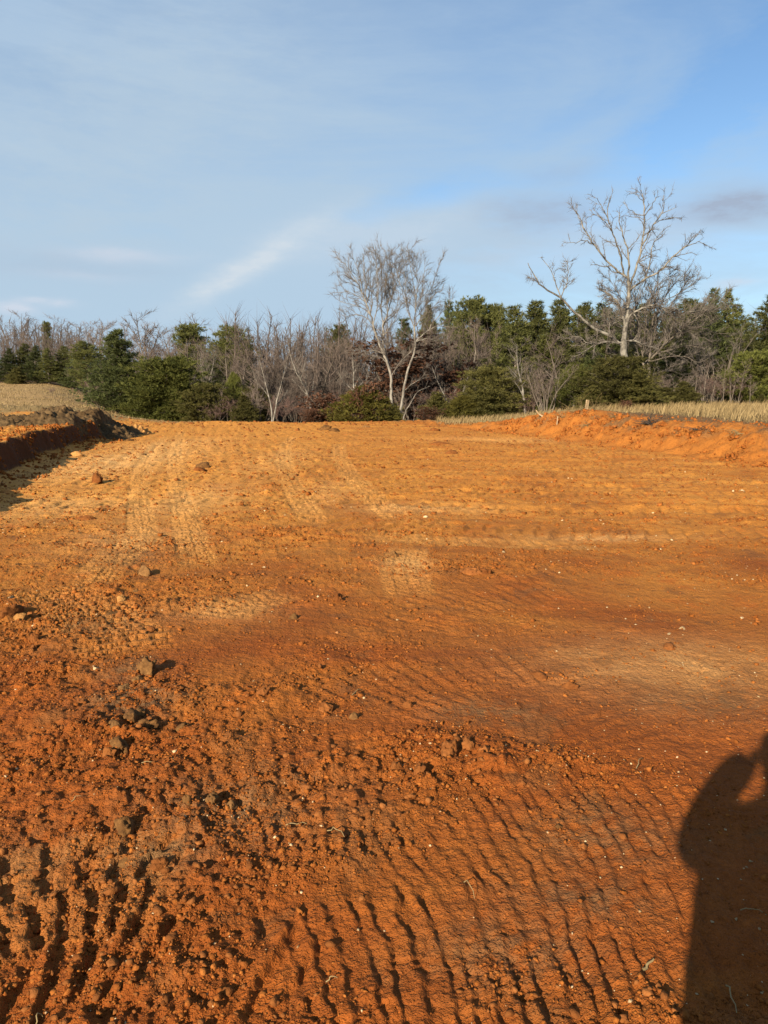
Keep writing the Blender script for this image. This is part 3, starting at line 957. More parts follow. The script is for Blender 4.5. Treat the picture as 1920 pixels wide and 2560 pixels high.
def build_piles():
    """spoil heaps: a heap mesh with lumps of its own"""
    def pile(x0, y0, rx, ry, h, n, seed, mat, label, peaks):
        root = link('dirt_pile', None, None, (x0, y0, lz(x0, y0)))
        root.empty_display_size = .2
        g = 100
        U, Vv = np.meshgrid(np.linspace(-1.15, 1.15, g), np.linspace(-1.15, 1.15, g))
        x, y = U.ravel() * rx, Vv.ravel() * ry
        z = np.zeros_like(x)
        for (u, v, k, s) in peaks:
            z = np.maximum(z, k * np.exp(-((U.ravel() - u) / s) ** 2 * 1.2 - ((Vv.ravel() - v) / .65) ** 2))
        edge = ss(1.1, 0.75, np.hypot(U.ravel(), Vv.ravel()))
        f, rn = worley(x / .22 + seed + .12 * perlin(x / .2, y / .2, 5), y / .22, seed)
        f2, rn2 = worley(x / .11 + seed, y / .11, seed + 2)
        z = h * z * edge + edge * (0.20 * np.clip(1 - f / .55, 0, 1) ** .8 * (rn - .15) + 0.08 * np.clip(1 - f2 / .62, 0, 1) * rn2 + .08 * fbm(x / .5, y / .5, 3, seed))
        gl = land(x + x0, y + y0) - lz(x0, y0)
        z = z + gl - 0.12 * (1 - edge)
        idx = np.arange(g * g).reshape(g, g)
        fc = np.stack([idx[:-1, :-1], idx[:-1, 1:], idx[1:, 1:], idx[1:, :-1]], -1).reshape(-1, 4)
        me = mesh_np('heap', np.stack([x, y, z], 1), fc, True, M[mat])
        attr(me, 'rnd', 0.5 + 0.4 * fbm(x / 1.1, y / 1.1, 2, seed + 7))
        link('heap', me, root)
        rg = np.random.default_rng(seed)
        shapes = [lump_mesh('clod', seed * 7 + k, 1, .9, .8, M[mat], ICO2, .5) for k in range(5)]
        for k in range(n):
            i = rg.integers(0, g * g)
            if edge[i] < 0.3:
                continue
            o = link('clod', shapes[k % 5], root, (x[i], y[i], z[i] - .02))
            s = 0.035 + 0.09 * rg.random() ** 2.5
            o.scale = (s, s, s)
            o.rotation_euler = (rg.random() * 3, rg.random() * 3, rg.random() * 6)
        tag(root, label, 'dirt pile', 'spoil heaps on the left bank')
    p = at(75, 1052, 24.5)
    pile(p.x, p.y, 1.9, 1.5, .42, 150, 3, 'pile', 'lower left heap of dark brown clods on top of the bank', [(.45, 0, 1, .5), (-.3, 0, .65, .6)])
    p = at(205, 1048, 27.5)
    pile(p.x, p.y, 2.2, 1.6, .50, 190, 4, 'pile', 'larger heap of dark brown clods in the middle of the bank', [(-.35, 0, 1, .55), (.3, .1, .9, .5)])
    p = at(292, 1055, 30.0)
    pile(p.x, p.y, 1.15, 1.5, .42, 110, 5, 'pile', 'low brown heap spilling over the end of the bank', [(-.2, 0, 1, .6), (.4, -.3, .5, .5)])
    p = at(335, 1082, 30.5)
    pile(p.x, p.y, .75, 1.1, .30, 80, 6, 'clod_ochre', 'ochre heap of broken clods fallen at the end of the bank', [(0, 0, 1, .6)])


build_piles()


# ------------------------------------------------------------------ tubes: trunks, limbs, twigs
def cross(a, b):
    return np.stack([a[..., 1] * b[..., 2] - a[..., 2] * b[..., 1], a[..., 2] * b[..., 0] - a[..., 0] * b[..., 2], a[..., 0] * b[..., 1] - a[..., 1] * b[..., 0]], -1)


class Tubes:
    def __init__(self):
        self.v, self.f, self.n = [], [], 0
        self.cv, self.cf, self.cn = [], [], 0

    def add(self, pts, rad, sides):
        P = np.asarray(pts, dtype=float)
        k = len(P)
        d = np.empty_like(P)
        d[1:-1] = P[2:] - P[:-2]
        d[0], d[-1] = P[1] - P[0], P[-1] - P[-2]
        d /= np.sqrt((d * d).sum(1))[:, None] + 1e-9
        ref = np.array([0.31, 0.17, 0.93]) if abs(d[0, 2]) < 0.9 else np.array([0.95, 0.2, 0.1])
        a = cross(d, ref)
        a /= np.sqrt((a * a).sum(1))[:, None] + 1e-9
        b = cross(d, a)
        t = np.arange(sides) * (2 * math.pi / sides)
        r = np.asarray(rad)[:, None, None]
        ring = P[:, None, :] + r * (a[:, None, :] * np.cos(t)[None, :, None] + b[:, None, :] * np.sin(t)[None, :, None])
        self.v.append(ring.reshape(-1, 3))
        i = np.arange(k - 1)[:, None] * sides + np.arange(sides)[None, :]
        j = np.arange(k - 1)[:, None] * sides + (np.arange(sides)[None, :] + 1) % sides
        self.f.append((np.stack([i, j, j + sides, i + sides], -1).reshape(-1, 4)) + self.n)
        self.n += k * sides

    def spray(self, rg, pts, dirs, per_m, ln, r, ang=(.35, .85), up=.25, t0=.1):
        """the last, finest twigs of a branch: slender cones"""
        L = float(np.sqrt((np.diff(pts, axis=0) ** 2).sum(1)).sum())
        n = max(2, int(per_m * L + rg.random()))
        t = (t0 + (1 - t0) * rg.random(n)) * (len(pts) - 1)
        i = np.minimum(len(pts) - 2, t.astype(int))
        p = pts[i] + (pts[i + 1] - pts[i]) * (t - i)[:, None]
        d = dirs[i]
        a = cross(d, rg.normal(0, 1, (n, 3)))
        a /= np.sqrt((a * a).sum(1))[:, None] + 1e-9
        th = (ang[0] + (ang[1] - ang[0]) * rg.random(n))[:, None]
        d = d * np.cos(th) + a * np.sin(th) + np.array([0, 0, up])
        d /= np.sqrt((d * d).sum(1))[:, None]
        b = cross(d, a)
        l = (ln * (.45 + .9 * rg.random(n)))[:, None]
        V = np.stack([p + a * r, p + (b * .87 - a * .5) * r, p - (b * .87 + a * .5) * r, p + d * l], 1)
        q = self.cn + np.arange(n)[:, None, None] * 4 + np.array([[0, 1, 3], [1, 2, 3], [2, 0, 3]])[None]
        self.cv.append(V.reshape(-1, 3))
        self.cf.append(q.reshape(-1, 3))
        self.cn += 4 * n

    def mesh(self, name, mat):
        if not self.cv:
            return mesh_np(name, np.concatenate(self.v), np.concatenate(self.f), True, mat)
        fc = np.concatenate(self.cf)
        if not self.v:
            return mesh_np(name, np.concatenate(self.cv), fc, False, mat)
        q = np.concatenate(self.f)
        tri = np.concatenate([q[:, [0, 1, 2]], q[:, [0, 2, 3]], fc + self.n])
        return mesh_np(name, np.concatenate(self.v + self.cv), tri, False, mat)


def unit(v):
    return v / (math.sqrt(v[0] * v[0] + v[1] * v[1] + v[2] * v[2]) + 1e-9)


def branch(rg, p, d, L, r0, r1, nseg, wander, up):
    pts = [p]
    dirs = [d]
    for _ in range(nseg):
        d = unit(d + rg.normal(0, wander, 3) + np.array([0, 0, up]))
        p = p + d * (L / nseg)
        pts.append(p)
        dirs.append(d)
    return np.array(pts), np.array(dirs), np.linspace(r0, r1, nseg + 1)


def side_dir(rg, d, ang):
    a = unit(cross(d, rg.normal(0, 1, 3)))
    return unit(d * math.cos(ang) + a * math.sin(ang))


def twigs(rg, tb, pts, dirs, rad, level, maxl, per_m, ratio, wander, up, ang=(0.5, 0.95), t0=0.25, rmin=0.009, maxn=99, fine=6.0, fl=.55):
    """fine branches off a branch, and off those in turn"""
    L = float(np.linalg.norm(np.diff(pts, axis=0), axis=1).sum())
    n = min(maxn, max(1, int(per_m * L + rg.random())))
    for k in range(n):
        t = t0 + (1 - t0) * (k + rg.random()) / n
        i = min(len(pts) - 2, int(t * (len(pts) - 1)))
        fr = t * (len(pts) - 1) - i
        p = pts[i] * (1 - fr) + pts[i + 1] * fr
        r = max(rmin, (rad[i] * (1 - fr) + rad[i + 1] * fr) * 0.62)
        l = ratio * L * (1.05 - 0.55 * t) * (0.65 + 0.7 * rg.random())
        l = min(max(l, 0.22), 4.0)
        dd = side_dir(rg, dirs[min(i, len(dirs) - 1)], ang[0] + (ang[1] - ang[0]) * rg.random())
        ns = 4 if l > 1.2 else (3 if l > .5 else 2)
        q, qd, qr = branch(rg, p, dd, l, r, rmin * 0.7, ns, wander, up)
        tb.add(q, qr, 4 if r > 0.03 else 3)
        tb.spray(rg, q, qd, fine, fl, rmin * .85, up=up * 2.5)
        if level < maxl:
            twigs(rg, tb, q, qd, qr, level + 1, maxl, per_m * 1.35, ratio, wander, up, ang, 0.2, rmin, maxn, fine, fl)


def bare_tree(seed, H, spread, stems=1, limbs=13, maxl=2, lean=0.0, first=0.25, r0=None, per_m=1.9, up=0.07, rmin=0.010, wander=.09, fine=6.5, fl=.65, tw_mat='twig', bark='bark', vase=False, ang=(.45, .8)):
    """trunk mesh and crown mesh of one leafless tree, foot at the origin"""
    rg = np.random.default_rng(seed)
    trunk, crown = Tubes(), Tubes()
    r0 = r0 or 0.011 * H + 0.02
    for s in range(stems):
        az = rg.random() * 6.283
        tilt = ((0.05 + 0.12 * rg.random()) if stems == 2 else (0.10 + 0.30 * rg.random())) if stems > 1 else lean
        if vase:
            tilt = 0.08 + 0.36 * rg.random()
        d = unit(np.array([math.cos(az) * tilt, math.sin(az) * tilt, 1.0]))
        h = H * (0.75 + 0.25 * rg.random() if stems > 1 else 1)
        rr = r0 / math.sqrt(stems)
        p0 = np.array([math.cos(az) * .12, math.sin(az) * .12, -0.3]) if stems > 1 else np.array([0, 0, -.3])
        pts, dirs, rad = branch(rg, p0, d, h + .3, rr, rmin, 12, 0.05, 0.02)
        rad = rr * (1 - np.linspace(0, 1, 13) ** 1.15 * 0.93)
        trunk.add(pts, rad, 6)
        n = max(3, limbs // stems)
        for k in range(n):
            t = first + (0.97 - first) * (k + rg.random()) / n
            i = min(11, int(t * 12))
            fr = t * 12 - i
            p = pts[i] * (1 - fr) + pts[i + 1] * fr
            r = rad[i] * 0.55
            L = spread * (1.15 - 0.75 * t) * (0.75 + 0.5 * rg.random()) / (1.25 if stems > 1 else 1)
            dd = side_dir(rg, dirs[i], ang[0] + (ang[1] - ang[0]) * rg.random())
            q, qd, qr = branch(rg, p, dd, L, max(r, rmin), rmin, 6, wander, up + .03)
            (trunk if r > .03 else crown).add(q, qr, 4)
            crown.spray(rg, q, qd, fine * .6, fl, rmin * .85, up=up * 2)
            twigs(rg, crown, q, qd, qr, 1, maxl, per_m, 0.42, wander, up, rmin=rmin, t0=.2, fine=fine, fl=fl)
        crown.spray(rg, pts, dirs, fine * .6, fl, rmin * .85, up=.1, t0=.35)
    return trunk.mesh('trunk', M[bark]), crown.mesh('crown', M[tw_mat])


# ------------------------------------------------------------------ conifers and leafy shrubs
def tufts(rg, c, axis, k, ln, w, mat, name='crown', curl=0.9):
    """k blades of foliage at each centre"""
    n = len(c)
    d = axis[:, None, :] * 0.75 + rg.normal(0, curl * 0.6, (n, k, 3))
    d /= np.linalg.norm(d, axis=2)[..., None]
    a = np.cross(d, rg.normal(0, 1, (n, k, 3)))
    a /= np.linalg.norm(a, axis=2)[..., None] + 1e-9
    l = ln[:, None, None] * (0.6 + 0.7 * rg.random((n, k, 1)))
    C = c[:, None, :] + rg.normal(0, 0.18, (n, k, 3)) * ln[:, None, None]
    V = np.stack([C - a * w, C + a * w, C + d * l + a * w * .4, ], 2)
    v = V.reshape(-1, 3)
    f = np.arange(len(v)).reshape(-1, 3)
    me = mesh_np(name, v, f, False, M[mat])
    base = np.clip(rg.normal(0.45, 0.22, n), 0, 1)
    attr(me, 'rnd', np.repeat(base, k * 3))
    return me


def pine(seed, H, W, mat='pine', base=0.06, prof='cone', dens=1.45, blade=.25):
    rg = np.random.default_rng(seed)
    tr = Tubes()
    pts, dirs, rad = branch(rg, np.array([0, 0, -.3]), np.array([0, 0, 1.0]), H + .2, .014 * H + .03, .012, 10, .025, .02)
    tr.add(pts, rad, 6)
    cs, axs, ls = [], [], []
    z = base * H
    while z < H * 0.985:
        t = z / H
        if prof == 'cone':
            rr = W / 2 * (1 - t) ** 0.75 * (0.65 + 0.35 * min(1, (t - base) / .12 + .3))
        elif prof == 'oval':
            rr = W / 2 * math.sin(math.pi * min(1, max(0.02, (t - base) / (1 - base) * 0.82 + .18))) ** .6
        else:
            rr = W / 2 * (max(0.05, 1 - ((t - .62) / .40) ** 2)) ** .5 if t > .3 else W / 2 * .35
        nb = rg.integers(3, 6)
        a0 = rg.random() * 6.283
        for b in range(nb):
            if rg.random() < 0.10:
                continue
            a = a0 + b * 6.283 / nb + rg.normal(0, .25)
            L = max(.25, rr * (0.62 + 0.55 * rg.random()))
            rise = 0.10 + 0.55 * t + rg.normal(0, .10)
            d = unit(np.array([math.cos(a), math.sin(a), rise]))
            i = min(9, int(t * 10))
            p = pts[i] * (1 - (t * 10 - i)) + pts[i + 1] * (t * 10 - i)
            q, qd, qr = branch(rg, p, d, L, .012 + .012 * L, .008, 4, .06, .05)
            tr.add(q, qr, 3)
            m = max(3, int(L * 8.5 * dens))
            s = 0.22 + 0.80 * rg.random(m) ** .75
            side = rg.normal(0, 1, (m, 3)) * np.array([1, 1, .35]) * (0.16 * L * (1.15 - np.abs(s - .6))[:, None] + .05)
            pos = q[0] + (q[-1] - q[0]) * s[:, None] + side + np.array([0, 0, .05])
            cs.append(pos)
            axs.append(np.tile(unit(d + np.array([0, 0, .7])), (m, 1)) + side * .8)
            ls.append(np.full(m, blade * (0.8 + .4 * rg.random())))
        z += (0.24 + 0.10 * rg.random()) * (H / 9) ** .5 / dens ** .4
    c, ax, l = np.concatenate(cs), np.concatenate(axs), np.concatenate(ls)
    return tr.mesh('trunk', M['bark']), tufts(rg, c, ax, 12, l, blade * .105, mat)


def cedar(seed, H, W, mat='cedar', n=1500, lobes=5):
    """dense red cedar or young pine clothed to the ground, with lobed outline"""
    rg = np.random.default_rng(seed)
    tr = Tubes()
    pts, dirs, rad = branch(rg, np.array([0, 0, -.2]), np.array([0, 0, 1.0]), H * .9, .02 * H + .03, .02, 8, .03, .02)
    tr.add(pts, rad, 5)
    t = rg.random(n) ** 0.8
    a = rg.random(n) * 6.283
    prof = np.minimum(1, (t + .02) / .15) ** .5 * (1 - t) ** .62
    lob = 1 + 0.26 * np.cos(a * lobes + 5 * t + seed) * (1 - t) + 0.42 * perlin(a * 1.6, t * 6, seed) + 0.25 * perlin(a * 4, t * 15, seed + 3)
    r = W / 2 * prof * lob * (0.50 + 0.52 * rg.random(n) ** .45)
    c = np.stack([np.cos(a) * r, np.sin(a) * r, t * H * (0.96 + .06 * rg.random(n)) + .04], 1)
    ax = np.stack([np.cos(a) * .55, np.sin(a) * .55, np.full(n, .85)], 1)
    for k in range(0, n, 14):
        if r[k] > .25:
            p = c[k] * np.array([.05, .05, .75])
            tr.add(np.array([p, (p + c[k]) / 2 + [0, 0, .05], c[k]]), [.02, .014, .006], 3)
    return tr.mesh('trunk', M['bark']), tufts(rg, c, ax, 10, (.16 + .015 * H) * (.7 + .8 * rg.random(n)), .024, mat)


def leafy(seed, H, W, stems=3, n=1300):
    """young oak that kept its dead brown leaves"""
    rg = np.random.default_rng(seed)
    tr, cr = Tubes(), Tubes()
    cs = []
    for s in range(stems):
        az = rg.random() * 6.283
        d = unit(np.array([math.cos(az) * .25, math.sin(az) * .25, 1]))
        pts, dirs, rad = branch(rg, np.array([math.cos(az) * .1, math.sin(az) * .1, -.2]), d, H, .03 + .008 * H, .01, 8, .06, .02)
        tr.add(pts, rad, 5)
        for k in range(16):
            t = .12 + .85 * (k + rg.random()) / 16
            i = min(7, int(t * 8))
            q, qd, qr = branch(rg, pts[i], side_dir(rg, dirs[i], .6 + .5 * rg.random()), W * .55 * (1.1 - .6 * t) * (.6 + .6 * rg.random()), .018, .006, 4, .15, .03)
            tr.add(q, qr, 3)
            m = max(4, n // (stems * 16))
            u = rg.random(m) * 4
            ii = np.minimum(3, u.astype(int))
            cs.append(q[ii] + (q[ii + 1] - q[ii]) * (u - ii)[:, None] + rg.normal(0, .16, (m, 3)))
    c = np.concatenate(cs)
    ax = rg.normal(0, 1, c.shape)
    return tr.mesh('trunk', M['bark']), tufts(rg, c, ax, 4, np.full(len(c), .15), .05, 'brown_leaf')


# ------------------------------------------------------------------ trees of the wood
PROTO = {}


def proto(key, fn, *a, **k):
    tr, cr = fn(*a, **k)
    co = np.zeros(len(cr.vertices) * 3, dtype=np.float32)
    cr.vertices.foreach_get('co', co)
    H = max(co[2::3].max(), .1)
    xs = co[0::3]
    W = np.percentile(xs, 98) - np.percentile(xs, 2)
    PROTO[key] = (tr, cr, float(H), float(W))


proto('pine_a', pine, 1, 9.5, 4.6)
proto('pine_b', pine, 2, 9.5, 5.2, 'pine', .10)
proto('pine_c', pine, 3, 9.0, 4.2, 'pine_dark', .05)
proto('white_pine', pine, 4, 9.0, 6.0, 'pine_dark', .04, 'cone', 1.7)
proto('round_pine', pine, 5, 11, 3.6, 'pine', .30, 'top', 2.0)
proto('bushy_pine', pine, 6, 5.0, 4.6, 'pine_bright', .02, 'oval', 1.9)
proto('tall_pine', pine, 7, 10.5, 4.4, 'pine', .18, 'oval', 1.5)
proto('cedar_a', pine, 11, 3.8, 3.0, 'cedar', .02, 'cone', 2.3, .20)
proto('cedar_b', pine, 12, 5.0, 4.4, 'cedar', .02, 'oval', 2.0, .21)
proto('cedar_c', cedar, 13, 3.0, 3.4, 'cedar_yellow', 1500, 6)
proto('cedar_d', cedar, 14, 4.0, 4.6, 'pine_bright', 1900, 5)
proto('bare_a', bare_tree, 21, 9.5, 3.6, limbs=16)
proto('bare_b', bare_tree, 22, 9.0, 4.0, 2, 18)
proto('bare_c', bare_tree, 23, 10.0, 2.6, 1, 15, first=.35)
proto('bare_d', bare_tree, 24, 8.5, 3.4, 1, 15, up=.12)
proto('sapling_a', bare_tree, 25, 6.5, 1.7, 1, 12, r0=.05, fl=.5)
proto('sapling_b', bare_tree, 26, 6.0, 1.5, 2, 14, r0=.06, fl=.5)
proto('shrub', bare_tree, 27, 4.2, 1.7, 12, 60, r0=.13, tw_mat='twig', vase=True, rmin=.008, fine=9, fl=.45, up=.12)
proto('vase', bare_tree, 28, 7.5, 2.4, 11, 44, r0=.24, vase=True, first=.45, up=.14, tw_mat='twig_pale', fine=5)
proto('thicket', bare_tree, 29, 3.0, 1.8, 9, 50, r0=.06, tw_mat='twig_red', vase=True, rmin=.008, fine=9, fl=.4)
proto('birchy', bare_tree, 30, 9.0, 3.0, 1, 14, first=.30, r0=.10, bark='bark_white', tw_mat='twig_pale')
proto('birchy_pair', bare_tree, 31, 7.5, 2.8, 2, 14, first=.25, r0=.12, bark='bark_white', tw_mat='twig_pale')
proto('ridge_a', bare_tree, 32, 13, 5.0, 1, 12, maxl=2, first=.35, rmin=.022, per_m=1.4, r0=.20, fine=5, fl=.9, ang=(.5, 1.0))
proto('ridge_b', bare_tree, 33, 13, 4.0, 1, 12, maxl=2, first=.40, rmin=.022, per_m=1.4, r0=.18, fine=5, fl=.9, ang=(.45, .9))
proto('leafy_a', leafy, 41, 5.5, 3.2, 3)
proto('leafy_b', leafy, 42, 2.6, 3.0, 4, 900)


NTREE = [0]


def tree(name, key, px, top, width, depth, label, cat='tree', group=None, rz=None):
    """stand a tree of a kind at the depth where it grows; top and width as the photograph shows them"""
    tr, cr, H, W = PROTO[key]
    p = at(px, top, depth)
    z0 = lz(p.x, depth)
    h = max(0.6, p.z - z0)
    s = h / H
    sw = (width / F_PX * depth) / W if width else s
    sw = min(max(sw, s * 0.55), s * 1.9)
    root = link(name, None, None, (p.x, depth, z0))
    root.empty_display_size = .3
    NTREE[0] += 1
    root.rotation_euler[2] = rz if rz is not None else NTREE[0] * 2.399
    root.scale = (sw, sw, s)
    link('trunk', tr, root)
    link('crown', cr, root)
    return tag(root, label, cat, group)


ORD = ['first', 'second', 'third', 'fourth', 'fifth', 'sixth', 'seventh', 'eighth', 'ninth', 'tenth', 'eleventh', 'twelfth', 'thirteenth',
       'fourteenth', 'fifteenth', 'sixteenth', 'seventeenth', 'eighteenth', 'nineteenth', 'twentieth']


def row(name, what, where, cat, group, items):
    items = sorted(items, key=lambda q: q[1])
    for k, (key, px, top, w, d) in enumerate(items):
        n = ORD[k] if k < 20 else 'twenty-' + ORD[k - 20]
        tree(name, key, px, top, w, d, f'{n} {what} from the left {where}', cat, group)


def build_wood():
    # --- evergreens that stand out one by one
    T = tree
    T('pine_tree', 'white_pine', 287, 818, 150, 54, 'big dark pine at the lower end of the tan meadow', 'pine', rz=.4)
    T('pine_tree', 'bushy_pine', 400, 884, 170, 52, 'bright green bushy pine right of the big dark pine', 'pine')
    T('pine_tree', 'bushy_pine', 350, 925, 80, 54, 'smaller green pine squeezed between the big dark pine and the bushy one', 'pine')
    T('pine_tree', 'cedar_d', 447, 925, 90, 51.5, 'low green pine right of the bright bushy pine', 'pine')
    T('cedar_tree', 'cedar_b', 503, 950, 105, 50.5, 'dark rounded cedar at the meadow edge, right of the green pines', 'cedar')
    T('cedar_tree', 'cedar_a', 612, 980, 60, 50, 'small dark cedar left of the bare grey thicket', 'cedar')
    T('pine_tree', 'tall_pine', 572, 806, 130, 61, 'tall olive pine above the dark rounded cedar', 'pine')
    T('pine_tree', 'round_pine', 478, 803, 80, 74, 'round-headed pine poking up left of the tall olive pine', 'pine')
    T('pine_tree', 'cedar_d', 583, 925, 70, 53, 'yellow-green young pine below the tall olive pine', 'pine')
    T('pine_tree', 'pine_c', 632, 905, 70, 56, 'dark young pine with a pale trunk in front of it, left of the bare trees', 'pine')
    T('pine_tree', 'tall_pine', 848, 806, 90, 72, 'olive pine top left of the two leaning pale trunks', 'pine')
    T('cedar_tree', 'cedar_c', 912, 958, 150, 47.5, 'yellow-green cedar at the foot of the leaning pale trunks', 'cedar')
    T('cedar_tree', 'cedar_a', 985, 1010, 70, 47, 'low green cedar right at the foot of the pale trunks', 'cedar')
    T('cedar_tree', 'cedar_a', 1095, 975, 100, 49, 'dark cedar right of the brown-leaved oaks', 'cedar')
    T('cedar_tree', 'cedar_c', 1160, 985, 100, 47.5, 'low sprawling cedar behind the left end of the right bank', 'cedar')
    T('cedar_tree', 'cedar_b', 1240, 905, 160, 49, 'broad olive cedar in the middle of the right tree line', 'cedar')
    T('cedar_tree', 'cedar_a', 1205, 960, 110, 47.5, 'brownish cedar left below the broad olive cedar', 'cedar')
    T('pine_tree', 'pine_a', 1292, 752, 150, 57, 'tall dense pine right of the bare saplings', 'pine')
    T('pine_tree', 'pine_b', 1350, 748, 140, 60, 'tall pine joined to the right of the dense pine', 'pine')
    T('pine_tree', 'round_pine', 1178, 735, 90, 70, 'round-topped pine standing over the bare saplings', 'pine')
    T('pine_tree', 'round_pine', 1243, 752, 65, 71, 'smaller round-topped pine right of the other one', 'pine')
    T('pine_tree', 'pine_c', 1125, 742, 80, 71, 'ragged pine top left of the round-topped pine', 'pine')
    T('pine_tree', 'pine_a', 1065, 752, 80, 73, 'pine top seen through the right pale trunk', 'pine')
    T('pine_tree', 'pine_b', 1420, 742, 120, 62, 'pine behind the white left limb of the big old tree', 'pine')
    T('cedar_tree', 'cedar_d', 1440, 900, 120, 49, 'bright green young pine right of the round bare shrub', 'pine')
    T('cedar_tree', 'cedar_b', 1545, 880, 170, 46.5, 'big dark cedar hiding the trunk of the old tree', 'cedar')
    T('cedar_tree', 'cedar_a', 1605, 918, 130, 45.5, 'brown-tinged cedar right of the big dark cedar', 'cedar')
    T('cedar_tree', 'cedar_a', 1475, 960, 110, 45.5, 'light green cedar left below the big dark cedar', 'cedar')
    T('cedar_tree', 'cedar_a', 1715, 948, 85, 46.5, 'cone-shaped cedar standing free at the right', 'cedar')
    T('cedar_tree', 'cedar_b', 1660, 965, 90, 47, 'low cedar under the right branches of the old tree', 'cedar')
    T('pine_tree', 'pine_c', 1785, 718, 90, 61, 'pine with narrow top behind the vase-shaped bare tree', 'pine')
    T('pine_tree', 'pine_a', 1832, 716, 90, 62, 'spire-topped pine right of the vase-shaped bare tree', 'pine')
    T('pine_tree', 'pine_b', 1905, 728, 140, 57, 'tall layered pine at the right edge', 'pine')
    T('pine_tree', 'bushy_pine', 1890, 868, 130, 50.5, 'yellow-green bushy pine at the right edge below the tall one', 'pine')
    T('cedar_tree', 'cedar_a', 1905, 985, 80, 47, 'small dark cedar at the right edge above the tan grass', 'cedar')
    T('pine_tree', 'tall_pine', 1735, 740, 120, 64, 'olive pine crown right of the old tree', 'pine')
    T('pine_tree', 'pine_b', 1640, 752, 130, 66, 'pine crown behind the right side of the old tree', 'pine')
    T('pine_tree', 'pine_c', 1540, 748, 130, 66, 'pine crown right behind the middle of the old tree', 'pine')
    T('pine_tree', 'pine_a', 1475, 745, 100, 65, 'dark pine crown behind the left side of the old tree', 'pine')
    row('pine_tree', 'dark pine', 'in the clump at the top of the meadow', 'pine', 'pines at the top of the meadow',
        [('pine_c', 8, 868, 80, 93), ('pine_b', 45, 856, 80, 95), ('pine_c', 82, 862, 80, 94), ('pine_a', 118, 868, 70, 93), ('pine_b', 150, 862, 75, 94), ('pine_c', 178, 880, 50, 92)])
    T('cedar_tree', 'cedar_a', 38, 915, 70, 90, 'small cedar in front of the dark pines at the left edge', 'cedar')
    T('pine_tree', 'tall_pine', 215, 850, 80, 84, 'olive pine left behind the big dark pine', 'pine')
    row('pine_tree', 'hidden pine', 'deep behind the right tree line', 'pine', 'pines deep in the right wood',
        [('pine_c', 1265, 800, 90, 66), ('pine_b', 1390, 830, 110, 58), ('pine_c', 1320, 800, 100, 64), ('pine_a', 1590, 830, 130, 60), ('pine_c', 1690, 820, 120, 60),
         ('pine_b', 1780, 860, 110, 58), ('pine_c', 1850, 800, 110, 60), ('pine_c', 1500, 850, 110, 58), ('pine_b', 1945, 760, 110, 60), ('pine_c', 1720, 900, 90, 54)])
    row('pine_tree', 'shaded pine', 'low between meadow and pale trunks', 'pine', 'pines low in the middle wood',
        [('pine_c', 540, 890, 90, 58), ('pine_c', 450, 880, 80, 62), ('pine_b', 600, 870, 80, 62), ('cedar_b', 640, 960, 70, 53)])
    row('pine_tree', 'pine crown', 'in the unbroken skyline of the right wood', 'pine', 'skyline pines of the right wood',
        [('pine_b', 1095, 770, 110, 74), ('pine_c', 1155, 765, 110, 75), ('pine_a', 1210, 775, 110, 74), ('pine_b', 1265, 772, 110, 70), ('pine_a', 1325, 762, 120, 68), ('pine_c', 1385, 768, 120, 68),
         ('pine_b', 1445, 762, 120, 69), ('pine_a', 1510, 765, 120, 69), ('pine_b', 1580, 768, 120, 70), ('pine_c', 1610, 762, 110, 69), ('pine_a', 1680, 765, 120, 70), ('pine_b', 1760, 760, 110, 68),
         ('pine_c', 1815, 770, 110, 68), ('pine_a', 1865, 752, 110, 66), ('pine_b', 1960, 750, 110, 64), ('pine_c', 1040, 790, 100, 76)])
    # --- oaks with brown leaves
    T('oak_sapling', 'leafy_a', 1012, 835, 130, 56, 'brown-leaved young oak between the two leaning pale trunks', 'oak')
    T('oak_sapling', 'leafy_a', 1085, 890, 120, 56, 'brown-leaved young oak right of the leaning pale trunks', 'oak')
    T('oak_sapling', 'leafy_b', 925, 945, 80, 46.8, 'brown-leaved bush on top of the yellow-green cedar', 'oak')
    T('oak_sapling', 'leafy_b', 820, 975, 130, 49, 'low brown-leaved bush left of the yellow-green cedar', 'oak')
    T('oak_sapling', 'leafy_b', 1065, 1012, 80, 46.8, 'little brown-leaved bush right of the foot of the pale trunks', 'oak')
    T('oak_sapling', 'leafy_b', 1570, 1020, 90, 44, 'small brown-leaved bush above the spoil mound', 'oak')
    T('oak_sapling', 'leafy_b', 770, 1020, 100, 47.5, 'lowest brown-leaved bush at the far edge of the pad', 'oak')
    # --- bare trees that stand out
    T('bare_tree', 'bare_b', 692, 792, 170, 66, 'broad fuzzy grey-brown bare tree left of centre', 'bare tree')
    T('bare_tree', 'bare_a', 770, 812, 140, 66, 'fuzzy bare tree right of the broad one', 'bare tree')
    T('bare_tree', 'birchy_pair', 672, 850, 70, 48.5, 'pale double-stemmed bare tree at the far edge of the pad', 'bare tree', rz=1.0)
    T('bare_tree', 'birchy', 778, 818, 110, 52, 'pale single-stemmed bare tree with curved side limbs', 'bare tree', rz=2.2)
    T('bare_tree', 'birchy', 880, 840, 120, 52, 'pale bare tree left of the yellow-green cedar', 'bare tree', rz=.6)
    T('bare_tree', 'birchy', 632, 835, 60, 60, 'slim white-trunked bare tree left of the broad fuzzy one', 'bare tree')
    T('bare_tree', 'birchy', 1320, 830, 80, 47.5, 'slim pale bare tree before the tall dense pine', 'bare tree', rz=3.0)
    T('bare_tree', 'bare_d', 1405, 790, 100, 54, 'grey bare tree left of the white limb of the old tree', 'bare tree')
    T('bare_tree', 'vase', 1800, 805, 120, 54, 'vase-shaped bare tree with many straight pale stems', 'bare tree')
